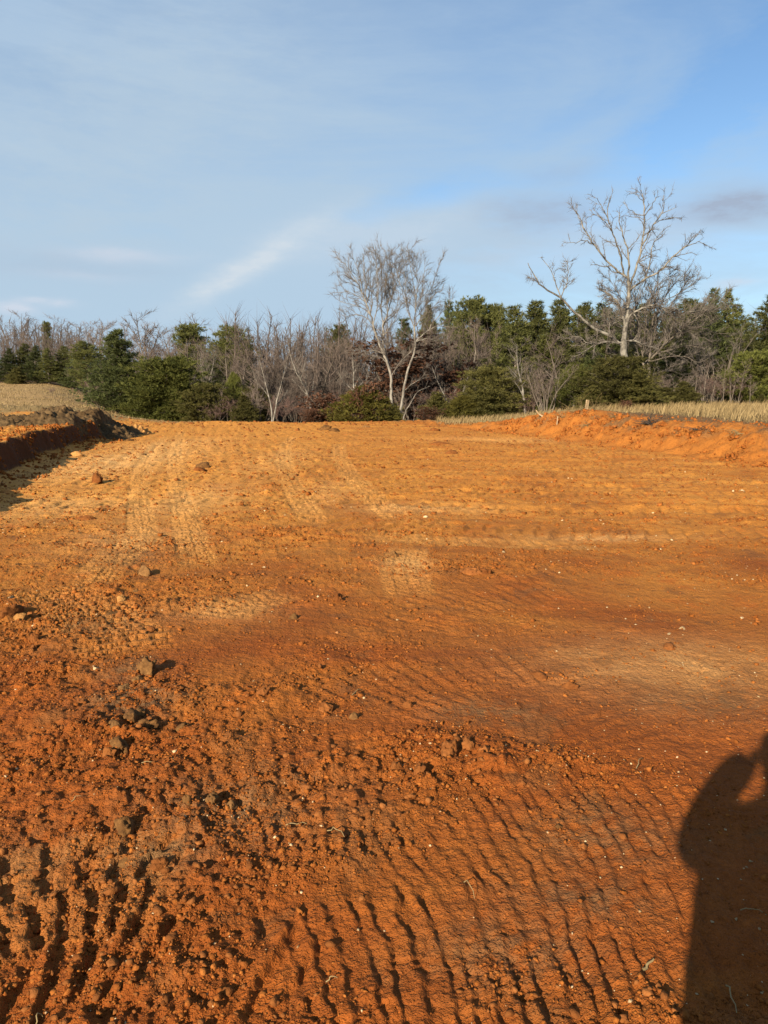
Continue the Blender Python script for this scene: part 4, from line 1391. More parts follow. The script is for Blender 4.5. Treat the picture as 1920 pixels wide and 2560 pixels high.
    T('bare_shrub', 'shrub', 1372, 885, 135, 45.5, 'rounded bare brown shrub behind the spoil mound', 'shrub')
    T('bare_tree', 'bare_c', 1165, 790, 90, 57, 'bare tree with crooked leaning pale stem in the sapling stand', 'bare tree')
    T('bare_tree', 'birchy_pair', 1145, 890, 90, 50, 'small pale forked bare tree above the low sprawling cedar', 'bare tree')
    # --- rows
    row('bare_sapling', 'bare sapling', 'in the stand between pale trunks and dense pine', 'bare tree', 'bare saplings right of the pale trunks',
        [('sapling_a', 1075, 830, 45, 58), ('bare_c', 1092, 790, 70, 62), ('sapling_b', 1110, 835, 50, 56), ('bare_a', 1130, 785, 90, 63), ('sapling_a', 1150, 805, 50, 58),
         ('bare_c', 1190, 775, 70, 62), ('sapling_b', 1205, 820, 55, 57), ('bare_d', 1222, 785, 80, 64), ('sapling_a', 1240, 800, 50, 58), ('bare_a', 1105, 800, 90, 66)])
    row('bare_sapling', 'thin bare sapling', 'above the tan grass at the right', 'bare tree', 'thin saplings above the tan grass',
        [('sapling_a', 1742, 905, 40, 47), ('sapling_b', 1762, 890, 45, 48), ('sapling_a', 1785, 905, 45, 49), ('thicket', 1800, 930, 80, 50), ('sapling_a', 1815, 900, 40, 48),
         ('sapling_b', 1835, 915, 45, 49), ('sapling_a', 1855, 890, 40, 48), ('thicket', 1850, 950, 80, 50), ('sapling_a', 1880, 930, 40, 47.5)])
    row('bare_tree', 'slim bare tree', 'in the wood behind the green pines', 'bare tree', 'slim bare trees behind the green pines',
        [('bare_a', 335, 870, 110, 66), ('bare_d', 455, 880, 90, 54), ('bare_a', 590, 850, 110, 54), ('bare_d', 655, 830, 110, 54), ('bare_c', 470, 850, 70, 60), ('birchy', 498, 845, 50, 57), ('birchy', 515, 850, 50, 58), ('bare_c', 530, 835, 60, 60), ('bare_a', 545, 790, 90, 76), ('sapling_b', 545, 960, 60, 50.5),
         ('sapling_a', 560, 900, 50, 54), ('bare_c', 605, 800, 70, 66), ('bare_d', 620, 790, 80, 76), ('sapling_b', 640, 905, 60, 52), ('bare_c', 650, 810, 70, 70), ('bare_a', 435, 800, 90, 80)])
    row('bare_tree', 'fuzzy bare tree', 'in the brown wood left of the pale trunks', 'bare tree', 'brown wood left of the pale trunks',
        [('bare_b', 590, 830, 130, 58), ('bare_a', 700, 830, 130, 57), ('bare_b', 790, 835, 130, 56), ('bare_a', 715, 815, 130, 74), ('bare_b', 745, 840, 110, 60), ('bare_d', 800, 820, 110, 74), ('bare_a', 825, 830, 120, 62), ('bare_b', 860, 830, 120, 64), ('bare_a', 900, 790, 120, 70),
         ('bare_d', 930, 810, 110, 62), ('bare_b', 960, 820, 110, 60), ('bare_c', 820, 800, 60, 80), ('bare_c', 1000, 790, 80, 70), ('bare_a', 1040, 800, 110, 66), ('sapling_b', 760, 900, 60, 52),
         ('sapling_a', 840, 900, 50, 54), ('bare_b', 640, 860, 100, 58), ('bare_d', 1050, 850, 90, 57), ('bare_a', 680, 880, 110, 56)])
    row('bare_thicket', 'bare brushy thicket', 'along the foot of the wood', 'shrub', 'brush along the foot of the wood',
        [('thicket', 570, 985, 100, 50.5), ('thicket', 540, 1005, 80, 50), ('shrub', 655, 965, 110, 51), ('thicket', 700, 985, 110, 50), ('shrub', 740, 955, 110, 53), ('thicket', 770, 990, 100, 50),
         ('thicket', 845, 970, 100, 52), ('shrub', 1030, 960, 110, 54), ('thicket', 1110, 960, 110, 52), ('shrub', 1300, 930, 110, 52), ('thicket', 1330, 985, 90, 47.5), ('shrub', 1620, 930, 110, 51),
         ('shrub', 1690, 920, 110, 51), ('thicket', 1740, 970, 90, 49), ('shrub', 1770, 930, 100, 52), ('shrub', 1860, 930, 110, 53), ('thicket', 250, 985, 80, 54), ('thicket', 235, 935, 90, 72)])
    T('bare_shrub', 'thicket', 130, 992, 70, 66, 'low dark brush in the middle of the tan meadow', 'shrub')
    # --- ridge at the left
    row('ridge_tree', 'bare grey tree', 'standing clear on the left skyline', 'bare tree', 'trees on the left skyline',
        [('ridge_b', 8, 778, 68, 170), ('ridge_a', 32, 765, 76, 165), ('ridge_b', 52, 795, 68, 168), ('ridge_a', 72, 785, 85, 170), ('ridge_a', 132, 778, 93, 160), ('ridge_b', 155, 795, 68, 165),
         ('ridge_a', 175, 795, 85, 168), ('ridge_b', 195, 795, 68, 165), ('ridge_a', 228, 792, 85, 150), ('ridge_b', 258, 795, 68, 150), ('ridge_a', 283, 792, 85, 150), ('ridge_a', 305, 796, 85, 150),
         ('ridge_a', 366, 760, 110, 120), ('ridge_b', 420, 770, 93, 120), ('ridge_b', 348, 800, 85, 125), ('ridge_b', 455, 808, 68, 120), ('ridge_b', 395, 800, 85, 125)])
    T('pine_tree', 'round_pine', 115, 800, 24, 160, 'tiny dark pine on the left skyline', 'pine')
    row('bare_tree', 'purplish bare tree', 'on the rounded rise behind the big dark pine', 'bare tree', 'purplish trees behind the big dark pine',
        [('bare_b', 330, 835, 90, 95), ('bare_a', 370, 825, 90, 100), ('bare_b', 405, 825, 90, 98), ('bare_a', 440, 835, 90, 95), ('bare_b', 300, 850, 90, 100), ('bare_b', 245, 880, 100, 85), ('bare_a', 205, 890, 90, 92)])


build_wood()


def far_wood():
    """the hillside wood at the left, and the depth of the wood behind the centre, read as masses of thin grey stems"""
    rg = np.random.default_rng(77)
    tb = Tubes()

    def stand(n, d0, d1, p0, p1, h0, h1, nb, low):
        d = d0 + (d1 - d0) * rg.random(n)
        x = (p0 + (p1 - p0) * rg.random(n) - 960) / F_PX * d
        z = land(x, d)
        for k in range(n):
            h = h0 + (h1 - h0) * rg.random()
            p, dr, r = branch(rg, np.array([x[k], d[k], z[k] - .3]), np.array([0, 0, 1.0]), h, .065, .03, 4, .08, .02)
            tb.add(p, r, 3)
            tb.spray(rg, p, dr, nb / h, h * .17, .022, (.4, 1.1), .10, low)
    stand(640, 100, 165, -120, 520, 5.0, 8.5, 48, .2)
    stand(900, 62, 112, 440, 2000, 5.5, 8.5, 40, .06)
    stand(190, 58, 72, 560, 1130, 6.0, 9.0, 60, .05)
    stand(170, 56, 95, 1960, 2700, 6.0, 9.0, 34, .06)
    stand(160, 95, 160, -800, -110, 5.0, 8.5, 34, .2)
    tag(link('far_wood', tb.mesh('far_wood', M['twig'])), 'mass of thin grey-brown bare trees covering the far hillside', 'wood', kind='stuff')


far_wood()


# ------------------------------------------------------------------ the two trees that stand before the wood
def limb_tree(name, zoom, scale, depth, limbs, label, seed, tw, twl, bark='bark_old', twig='twig_pale', lift=0.05, wander=.2, rmin=.011, fine=4.0, maxl=2, fl=.5, hr=.72, thin_above=0, thin_k=.5):
    ox, oy = zoom
    rg = np.random.default_rng(seed)
    trunk, crown = Tubes(), Tubes()
    u0, v0 = limbs[0][0][0]
    foot = at(ox + u0 * scale, oy + v0 * scale, depth)
    root = link(name, None, None, (foot.x, depth, lz(foot.x, depth)))
    O = np.array(root.location)
    ends = {}
    for (pts, r0, r1, lean) in limbs:
        P = np.array([at(ox + u * scale, oy + v * scale, depth)[:] for u, v in pts])
        n = len(P)
        L = np.linalg.norm(np.diff(P, axis=0), axis=1).sum()
        key = pts[0]
        y0 = ends.get(key, 0.0)
        off = y0 + np.linspace(0, 1, n) * L * lean
        # same bearing from the camera, own distance
        P = np.array([0, 0, CAM_H]) + (P - np.array([0, 0, CAM_H])) * ((depth + off) / depth)[:, None]
        for q, o in zip(pts, off):
            ends[q] = o
        if n > 2:                                   # rounder, with a little crookedness
            t = np.linspace(0, n - 1, (n - 1) * 3 + 1)
            Q = np.stack([np.interp(t, np.arange(n), P[:, k]) for k in range(3)], 1)
            Q[1:-1] = (Q[:-2] + 2 * Q[1:-1] + Q[2:]) / 4
            Q[1:-1] += rg.normal(0, .02 + .012 * wander, Q[1:-1].shape)
            P = Q
        rad = np.linspace(r0, r1, len(P)) ** 1.0 * hr + .003
        P = P - O
        trunk.add(P, rad, 7 if r0 > .08 else 5)
        dirs = np.gradient(P, axis=0)
        dirs /= np.linalg.norm(dirs, axis=1)[:, None]
        if r0 < 0.14:
            dk = 1.0 if not thin_above else (thin_k if pts[-1][1] < thin_above else 1.8)
            crown.spray(rg, P, dirs, fine * .5 * dk, fl * 1.2, rmin * .8, (.35, .95), up=lift * 2)
            twigs(rg, crown, P, dirs, rad, 1, maxl, tw * dk, twl, wander, lift, (.45, .95), 0.15, rmin, 99, fine, fl)
    link('trunk', trunk.mesh('trunk', M[bark]), root)
    link('crown', crown.mesh('crown', M[twig]), root)
    return tag(root, label, 'bare tree')


def build_heroes():
    Z6 = ((1300, 440), 0.3014)
    limb_tree('old_tree', Z6[0], Z6[1], 49, [
        ([(905, 2040), (890, 1700), (865, 1500), (858, 1370)], .36, .29, 0),
        ([(858, 1370), (880, 1250), (890, 1180), (900, 1060), (905, 950), (900, 850)], .23, .13, .05),
        ([(840, 1400), (740, 1320), (620, 1270), (520, 1190), (430, 1100), (340, 1010), (230, 950), (160, 890), (110, 820), (65, 720)], .15, .025, -.15),
        ([(340, 1010), (300, 900), (270, 800), (170, 670)], .05, .015, .2),
        ([(340, 1010), (390, 900), (400, 800), (390, 700)], .045, .012, -.2),
        ([(230, 950), (130, 870), (70, 830)], .03, .01, .3),
        ([(900, 850), (905, 700), (890, 590), (850, 490), (825, 400), (820, 300)], .09, .02, .1),
        ([(905, 950), (950, 800), (985, 690), (1015, 570), (1030, 440), (1035, 330), (1027, 220), (1012, 150), (1006, 118)], .10, .02, -.1),
        ([(1015, 570), (1060, 500), (1110, 400), (1180, 310), (1200, 240), (1190, 160)], .07, .015, .2),
        ([(1180, 310), (1240, 290), (1285, 265)], .03, .012, -.2),
        ([(1110, 400), (1180, 360), (1260, 350), (1345, 352)], .035, .01, .3),
        ([(1035, 330), (980, 320), (900, 280), (860, 210)], .04, .012, .2),
        ([(1035, 330), (1090, 250), (1130, 180), (1155, 168)], .04, .012, -.2),
        ([(1027, 220), (975, 165), (915, 128)], .025, .01, .2),
        ([(900, 850), (860, 820), (790, 780), (720, 700), (650, 620), (600, 560), (540, 460), (500, 360), (470, 300), (480, 245)], .095, .02, .1),
        ([(600, 560), (540, 530), (440, 560), (350, 540)], .04, .01, -.3),
        ([(540, 460), (520, 400), (520, 310)], .03, .01, .2),
        ([(860, 820), (840, 680), (800, 560), (760, 450), (730, 350), (680, 270), (640, 185)], .08, .015, -.2),
        ([(730, 350), (725, 260), (742, 210), (765, 140)], .04, .012, .2),
        ([(760, 450), (680, 350), (620, 320), (570, 280)], .035, .012, .3),
        ([(905, 950), (1040, 850), (1140, 810), (1220, 720), (1290, 660), (1350, 600), (1400, 560), (1440, 520), (1480, 480)], .09, .02, -.05),
        ([(1350, 600), (1400, 575), (1480, 545), (1520, 560), (1590, 600)], .04, .012, .2),
        ([(1040, 850), (1080, 700), (1090, 600), (1120, 530), (1190, 450)], .06, .015, .25),
        ([(1040, 850), (1030, 760), (1000, 740)], .06, .03, -.2),
        ([(880, 1250), (855, 1180), (850, 1110), (810, 1050), (760, 1000), (700, 960), (660, 930)], .13, .03, -.2),
        ([(890, 1180), (940, 1140), (1000, 1100), (1110, 1070), (1170, 1090), (1230, 1140), (1290, 1250), (1340, 1290)], .10, .02, -.15),
        ([(1170, 1090), (1340, 1140), (1480, 1120), (1600, 1130)], .05, .012, .1),
        ([(940, 1140), (980, 1200), (1000, 1260)], .05, .02, -.2),
        ([(858, 1370), (820, 1390), (720, 1370), (620, 1400), (540, 1380), (500, 1330), (400, 1340)], .10, .015, -.2),
        ([(620, 1400), (560, 1440), (470, 1490), (430, 1510)], .05, .01, .1),
        ([(740, 1320), (745, 1240), (740, 1180), (690, 1150), (650, 1140)], .05, .015, -.3),
        ([(740, 1320), (700, 1280), (600, 1240), (480, 1200)], .05, .012, .25),
        ([(620, 1400), (620, 1450), (610, 1500)], .025, .01, .2),
        ([(858, 1370), (960, 1370), (1040, 1410), (1120, 1420), (1180, 1460)], .10, .02, -.1),
        ([(855, 1180), (760, 1240), (690, 1240)], .05, .02, .2),
    ], 'tallest tree, an old bare one with lichen-white crooked limbs at right', 7, 3.4, .30, wander=.30, rmin=.012, lift=.04, fine=9, fl=.36, thin_above=700, thin_k=.6)
    limb_tree('grey_tree', Z6[0], Z6[1], 51, [
        ([(1060, 2030), (1062, 1680), (1070, 1540)], .26, .22, 0),
        ([(1070, 1540), (1120, 1480), (1200, 1400), (1290, 1300), (1400, 1230), (1500, 1150), (1600, 1100), (1660, 1050)], .12, .02, -.1),
        ([(1200, 1400), (1300, 1330), (1400, 1270), (1480, 1240), (1560, 1280), (1640, 1310), (1730, 1300)], .09, .015, .1),
        ([(1290, 1300), (1420, 1180), (1560, 1080), (1640, 1000)], .06, .012, .2),
        ([(1070, 1540), (1085, 1400), (1100, 1200), (1120, 1050), (1140, 900), (1150, 760)], .12, .015, .15),
        ([(1100, 1200), (1180, 1050), (1280, 900), (1370, 800)], .07, .012, .2),
        ([(1120, 1050), (1060, 900), (1020, 800)], .06, .012, .2),
        ([(1180, 1050), (1340, 960), (1430, 900), (1500, 850)], .05, .010, -.2),
        ([(1062, 1680), (1020, 1560), (1010, 1440), (980, 1250), (960, 1050), (900, 900)], .12, .015, .25),
        ([(1010, 1440), (970, 1300), (900, 1100), (800, 950), (740, 850)], .07, .012, .3),
        ([(1070, 1540), (1180, 1510), (1320, 1490), (1400, 1500), (1460, 1550), (1540, 1530), (1570, 1500)], .06, .012, -.2),
        ([(1460, 1550), (1500, 1590), (1580, 1580)], .025, .01, .1),
        ([(1062, 1680), (1140, 1640), (1260, 1580), (1330, 1550)], .05, .01, -.2),
        ([(1320, 1490), (1400, 1400), (1480, 1420), (1540, 1380)], .03, .01, .2),
        ([(1062, 1680), (980, 1700), (900, 1720)], .04, .01, -.3),
        ([(1085, 1400), (1040, 1180), (1000, 1000), (990, 860)], .06, .01, -.25),
        ([(1085, 1400), (1160, 1230), (1240, 1080), (1330, 960), (1390, 860)], .06, .01, .3),
        ([(1290, 1300), (1380, 1290), (1500, 1330), (1600, 1380)], .04, .01, -.3),
        ([(1010, 1440), (920, 1330), (800, 1230), (700, 1150)], .05, .01, -.3),
        ([(1100, 1200), (1060, 1100), (1100, 950), (1220, 830), (1290, 780)], .05, .01, -.35),
        ([(1020, 1560), (900, 1500), (780, 1480), (700, 1520)], .045, .01, -.35),
        ([(1120, 1480), (1250, 1440), (1380, 1400), (1500, 1420)], .045, .01, -.4),
        ([(1062, 1680), (1200, 1600), (1330, 1640), (1440, 1700)], .04, .01, .2),
        ([(980, 1250), (880, 1150), (820, 1020), (850, 880)], .045, .01, .4),
        ([(1062, 1680), (1150, 1760), (1080, 1800), (900, 1830)], .04, .01, -.3),
    ], 'wide grey bare tree spreading to the right behind the old tree', 8, 3.4, .36, 'bark', 'twig_pale', wander=.22, rmin=.011, lift=.05, fine=14, fl=.40, hr=.60)
    Z4 = ((820, 610), 0.2125)
    tgt_l = [(90, 150), (200, 330), (270, 90), (330, 200), (420, 120), (470, 250), (520, 150), (570, 100), (620, 90), (680, 130), (730, 100), (790, 60), (850, 110), (770, 260)]
    limbs = [
        ([(790, 2150), (770, 1950), (740, 1830), (745, 1700), (745, 1560), (700, 1400), (650, 1280), (600, 1170), (560, 1050), (530, 950)], .17, .085, 0),
        ([(745, 1560), (715, 1420), (680, 1300), (640, 1200), (645, 1080), (650, 930)], .11, .07, .12),
        ([(530, 950), (500, 830), (440, 680), (400, 560), (350, 460), (260, 390), (190, 330)], .08, .012, -.1),
        ([(500, 830), (430, 760), (320, 720), (180, 690), (80, 640)], .045, .01, .1),
        ([(530, 950), (440, 850), (330, 830), (220, 860), (150, 830)], .045, .01, -.2),
        ([(440, 680), (330, 600), (200, 560), (60, 565)], .04, .009, .3),
        ([(400, 560), (300, 470), (180, 450), (110, 380)], .035, .009, -.3),
        ([(350, 460), (250, 300), (160, 200), (90, 150)], .035, .008, .1),
        ([(400, 560), (380, 400), (320, 230), (270, 90)], .04, .008, .25),
        ([(440, 680), (450, 500), (420, 300), (420, 120)], .04, .008, -.2),
        ([(500, 830), (520, 650), (490, 420), (520, 150)], .05, .008, .1),
        ([(530, 950), (580, 750), (590, 500), (570, 250), (560, 100)], .05, .008, -.2),
        ([(650, 930), (620, 750), (640, 500), (620, 250), (610, 80)], .06, .008, .1),
        ([(650, 930), (690, 880), (700, 700), (680, 480), (700, 250), (690, 100)], .06, .008, -.15),
        ([(700, 700), (760, 500), (780, 280), (790, 60)], .04, .008, .2),
        ([(690, 880), (740, 650), (830, 400), (850, 110)], .04, .008, .3),
        ([(650, 930), (740, 870), (850, 760), (900, 740)], .04, .01, .3),
        ([(650, 1080), (700, 1020), (800, 880), (830, 700), (820, 560)], .04, .009, -.2),
        ([(600, 1170), (520, 970), (420, 960)], .03, .01, .2),
        ([(650, 1280), (560, 1250), (430, 1260), (300, 1290)], .035, .01, -.2),
        ([(700, 1400), (620, 1330), (500, 1310), (400, 1250)], .04, .01, .1),
        ([(745, 1560), (820, 1430), (880, 1350), (990, 1260), (1010, 1230)], .04, .015, -.1),
        ([(650, 1080), (700, 1130), (740, 1180)], .03, .01, .2),
    ]
    limb_tree('pale_tree', Z4[0], Z4[1], 47.5, limbs, 'tall pale bare tree leaning left, with fan-shaped crown, near the centre', 9, 3.4, .34, 'bark_white', 'twig_pale', lift=.06, wander=.12, rmin=.0085, fine=15, fl=.50, hr=.62)
    limbs = [
        ([(840, 2150), (845, 1990), (880, 1830), (900, 1650), (940, 1480), (990, 1340), (1030, 1200), (1020, 1080), (1015, 980)], .15, .075, 0),
        ([(1015, 980), (1020, 880), (1030, 750), (1040, 650), (1000, 450), (960, 250), (960, 80)], .06, .008, .1),
        ([(1015, 980), (960, 860), (920, 720), (880, 560), (830, 400), (800, 250)], .05, .008, -.2),
        ([(1015, 980), (1060, 920), (1120, 850), (1150, 720), (1180, 600), (1260, 400), (1330, 160)], .05, .008, .2),
        ([(1030, 750), (1100, 620), (1130, 400), (1150, 160)], .035, .008, -.2),
        ([(1030, 750), (1050, 550), (1040, 300), (1050, 150)], .035, .008, .2),
        ([(1180, 600), (1270, 500), (1340, 420)], .025, .008, .2),
        ([(1150, 720), (1250, 590), (1370, 520)], .025, .008, -.2),
        ([(920, 720), (910, 560), (900, 350), (890, 180)], .03, .008, .2),
        ([(1030, 1150), (1100, 1080), (1180, 1020), (1230, 930), (1330, 820), (1430, 700), (1480, 640)], .05, .01, .1),
        ([(1180, 1020), (1260, 970), (1380, 970), (1480, 990)], .03, .01, -.2),
        ([(1040, 1150), (1130, 1110), (1230, 1130), (1340, 1120), (1420, 1160)], .035, .01, .1),
        ([(990, 1340), (1040, 1325), (1110, 1335)], .025, .01, -.2),
        ([(900, 1720), (970, 1660), (1080, 1590), (1200, 1570)], .03, .01, -.1),
        ([(1120, 850), (1240, 740), (1400, 720)], .03, .009, .2),
    ]
    limb_tree('pale_tree', Z4[0], Z4[1], 47.2, limbs, 'tall pale bare tree leaning right, rising beside the fan-shaped one', 10, 3.2, .34, 'bark_white', 'twig_pale', lift=.06, wander=.12, rmin=.0085, fine=15, fl=.50, hr=.62)
    limb_tree('bent_sapling', Z4[0], Z4[1], 46.5, [
        ([(880, 2100), (900, 2000), (980, 1850), (1060, 1730), (1200, 1670)], .05, .012, .1)],
        'thin bent sapling arching right from the foot of the pale trees', 11, 1.2, .22, 'bark_white', 'twig_pale', rmin=.010, maxl=2)


build_heroes()


# ------------------------------------------------------------------ tall grass, roots, stake, straws
def blades(name, pts, hgt, seed, label, lean=.25, w=.008, k=1):
    rg = np.random.default_rng(seed)
    n = len(pts)
    d = np.stack([rg.normal(.08, lean, n), rg.normal(.05, lean, n), np.ones(n)], 1)
    d /= np.linalg.norm(d, axis=1)[:, None]
    h = hgt * (.45 + .75 * rg.random(n))
    a = np.cross(d, rg.normal(0, 1, (n, 3)))
    a /= np.linalg.norm(a, axis=1)[:, None]
    ww = (w * (.7 + .6 * rg.random(n)))[:, None]
    tip = pts + d * h[:, None]
    mid = pts + d * (h * .55)[:, None] + a * ww * .5
    V = np.stack([pts - a * ww, pts + a * ww, mid + a * ww, tip + np.stack([.12 * h, .04 * h, -.10 * h], 1), mid - a * ww], 1).reshape(-1, 3)
    b = np.arange(n)[:, None] * 5
    f = np.concatenate([b + np.array([[0, 1, 2]]), b + np.array([[0, 2, 4]]), b + np.array([[4, 2, 3]])])
    me = mesh_np(name, V, f, False, M['straw'])
    attr(me, 'rnd', np.repeat(rg.random(n), 5))
    return tag(link(name, me), label, 'grass', kind='stuff')


def build_grass():
    rg = np.random.default_rng(3)
    y = 22 + 24 * rg.random(90000)
    x = -2 + 32 * rg.random(90000)
    sl, sr = bank_s(x, y)
    a = x / y
    n = fbm(x / 1.5, y / 1.5, 3, 201)
    keep = (sr > 4.2 + 1.5 * n) & (a < .62) & (n + .5 * rg.random(90000) > .0)
    keep2 = (y > 36.5 + 1.2 * n) & (sr > 0.8) & (a > .07) & (rg.random(90000) < .22)
    keep = (keep & (rg.random(90000) < .75)) | keep2
    x, y = x[keep], y[keep]
    pts = np.stack([x, y, land(x, y) - .02], 1)
    blades('tall_grass', pts, .46, 4, 'tall tan dead grass along the right bank before the wood', .30, .010)
    # shorter grass on the meadow
    y = 44 + 51 * rg.random(60000)
    a = -.62 + .46 * rg.random(60000)
    x = a * y
    m = rg.random(60000) < .3 * ss(-.2, .2, fbm(x / 3, y / 3, 2, 202)) + .10
    x, y = x[m], y[m]
    pts = np.stack([x, y, land(x, y) - .02], 1)
    blades('meadow_grass', pts, .15, 5, 'short tan grass of the sloping meadow at left', .35, .016)


build_grass()


def stick(name, pts, r, mat, label, cat):
    tb = Tubes()
    P = np.array(pts)
    o = link(name, None)
    c = P[0].copy()
    tb.add(P - c, np.linspace(r, r * .5, len(P)), 5)
    bpy.data.objects.remove(o)
    o = link(name, tb.mesh(name, M[mat]), None, c)
    return tag(o, label, cat)


def build_debris():
    # surveyor's stake: sawn lath standing in the mound
    p = at(1465, 1034, 29.5)
    bm = bmesh.new()
    w, d, h = .065, .03, .95
    vs = [bm.verts.new(q) for q in [(-w, -d, -.25), (w, -d, -.25), (w, d, -.25), (-w, d, -.25), (-w, -d, h * .5), (w, -d, h * .5), (w, d, h * .5), (-w, d, h * .5)]]
    for f in [(0, 3, 2, 1), (4, 5, 6, 7), (0, 1, 5, 4), (1, 2, 6, 5), (2, 3, 7, 6), (3, 0, 4, 7)]:
        bm.faces.new([vs[i] for i in f])
    bmesh.ops.bevel(bm, geom=bm.edges[:], offset=.008, segments=1, affect='EDGES')
    me = bpy.data.meshes.new('wooden_stake')
    bm.to_mesh(me)
    bm.free()
    me.materials.append(M['wood'])
    z = lz(p.x, p.y)
    o = link('wooden_stake', me, None, (p.x, p.y, max(z, p.z - .05)))
    o.rotation_euler = (.05, .08, .35)
    tag(o, 'short pale wooden stake standing on the spoil mound', 'stake')
    # bleached root ends, brush and straw stuck in the right bank
    rg = np.random.default_rng(12)
    q = at(1352, 1042, 31.0)
    b = np.array([q.x, q.y, lz(q.x, q.y) - .05])
    stick('broken_branch', [b + [.28, 0, -.02], b + [.08, .02, .10], b + [-.10, .03, .22], b + [-.20, .03, .36]], .055, 'wood', 'stubby pale broken branch leaning left on the spoil mound', 'branch')
    q = at(1392, 1056, 29.0)
    b = np.array([q.x, q.y, lz(q.x, q.y)])
    stick('split_root', [b + [0, 0, -.1], b + [.02, 0, .15], b + [.03, .02, .32]], .03, 'wood', 'upright pale root sticking out of the mound face', 'root')

    def tuft(px, py, Y, n, ln, label, name='root_tuft', mat='straw', r=.008, lift=.5, spread=1.0):
        p = at(px, py, Y)
        tb = Tubes()
        for k in range(n):
            a = rg.random() * 6.283
            d = unit(np.array([math.cos(a) * spread, math.sin(a) * spread * .6, lift * (rg.random() * 1.6 - .2)]))
            pts, _, rad = branch(rg, np.array([rg.normal(0, .10), rg.normal(0, .1), -.03]), d, ln * (.4 + .8 * rg.random()), r, r * .4, 4, .28, -.03)
            tb.add(pts, rad, 3)
        me = tb.mesh(name, M[mat])
        attr(me, 'rnd', np.full(len(me.vertices), .5))
        z = surf_bank(p.x, p.y)
        return tag(link(name, me, None, (p.x, p.y, z + .02)), label, 'roots')

    def surf_bank(x, y):
        return lz(x, y) + .03
    tuft(1405, 1040, 29.3, 26, .7, 'spiky straw-coloured root tuft on the crest of the mound', lift=1.2)
    tuft(1440, 1034, 29.4, 30, .8, 'tangle of straw and roots left of the wooden stake', lift=.6)
    tuft(1490, 1040, 28.6, 22, .7, 'spray of dry stalks right of the wooden stake', lift=.7)
    tuft(1470, 1062, 26.8, 26, .5, 'pale root tuft hanging on the face of the mound', lift=-.1)
    tuft(1540, 1050, 26.0, 16, .5, 'thin straw scraps on the bank right of the mound', lift=.3)
    tuft(1625, 1066, 23.6, 46, .6, 'dark brush heap half buried in the right bank', 'brush_heap', 'bark_dark', .014, .35)
    tuft(1690, 1052, 23.0, 18, .5, 'flattened pale grass clump on top of the right bank', lift=.15)
    tuft(1750, 1080, 20.6, 20, .5, 'dark root scrap on the right bank face', 'brush_heap', 'bark_dark', .010, .2)
    tuft(1850, 1085, 19.0, 20, .5, 'straw scraps near the right edge on the bank', lift=.2)

    # straws and sticks in the foreground
    def straw(px, py, px2, py2, label, r=.003, arch=.02, mat='straw'):
        x0, y0 = gnd(px, py)
        x1, y1 = gnd(px2, py2)
        pts = []
        for t in np.linspace(0, 1, 6):
            x, y = x0 + (x1 - x0) * t, y0 + (y1 - y0) * t
            pts.append([x + .004 * math.sin(9 * t), y, gz(x, y) + r + arch * math.sin(math.pi * t) + .003])
        o = stick('straw', pts, r, mat, label, 'straw')
        attr(o.data, 'rnd', np.full(len(o.data.vertices), .8))
    straw(1608, 2428, 1632, 2408, 'short thick pale straw in the right foreground', .005, .004)
    straw(1815, 2470, 1838, 2555, 'long pale grass stalk inside the shadow at the bottom', .0025, .03)
    straw(1850, 2283, 1905, 2292, 'thin straw inside the shadow at the right edge', .002, .01)
    straw(1160, 2215, 1185, 2250, 'bent reddish stalk beside the black hole in the foreground', .002, .03)
    straw(715, 2065, 765, 2070, 'thin straw above the left cleat prints', .0022, .01)
    straw(818, 2090, 860, 2108, 'bent straw right of the thin one above the cleat prints', .0022, .02)
    straw(355, 1925, 382, 1928, 'short white straw in the left foreground', .0022, .004)
    straw(815, 2450, 842, 2446, 'curved pale straw near the bottom left of centre', .0022, .012)
    straw(85, 2555, 105, 2530, 'looped straw at the bottom left', .0022, .03)
    straw(180, 2030, 205, 2022, 'short straw at the left below the dark clods', .0022, .004)
    straw(880, 1745, 905, 1730, 'thin tan stick lying right of the broken patch', .003, .004)
    straw(1590, 1930, 1605, 1905, 'leaning straw at the long crack', .0022, .02)


build_debris()


# ------------------------------------------------------------------ the person who holds the phone (only the shadow falls into the picture)
M['jacket'] = plain_mat('jacket_cloth', (0.05, 0.06, 0.08), (0.08, 0.09, 0.11), 40)
M['skin'] = plain_mat('skin', (0.42, 0.26, 0.19), (0.50, 0.32, 0.24), 20)
M['phone'] = plain_mat('phone_black', (0.02, 0.02, 0.022), (0.03, 0.03, 0.032), 20, rough=.4)


def skin_obj(name, verts, edges, radii, root_i, mat, parent=None, sub=2):
    bm = bmesh.new()
    lay = bm.verts.layers.skin.verify()
    vs = []
    for i, (v, r) in enumerate(zip(verts, radii)):
        q = bm.verts.new(v)
        q[lay].radius = r if isinstance(r, tuple) else (r, r)
        q[lay].use_root = (i == root_i)
        vs.append(q)
    for a, b in edges:
        bm.edges.new((vs[a], vs[b]))
    me = bpy.data.meshes.new(name)
    bm.to_mesh(me)
    bm.free()
    me.materials.append(mat)
    o = link(name, me, parent)
    o.modifiers.new('skin', 'SKIN').use_smooth_shade = True
    o.modifiers.new('sub', 'SUBSURF').render_levels = sub
    o.modifiers['sub'].levels = sub
    return o


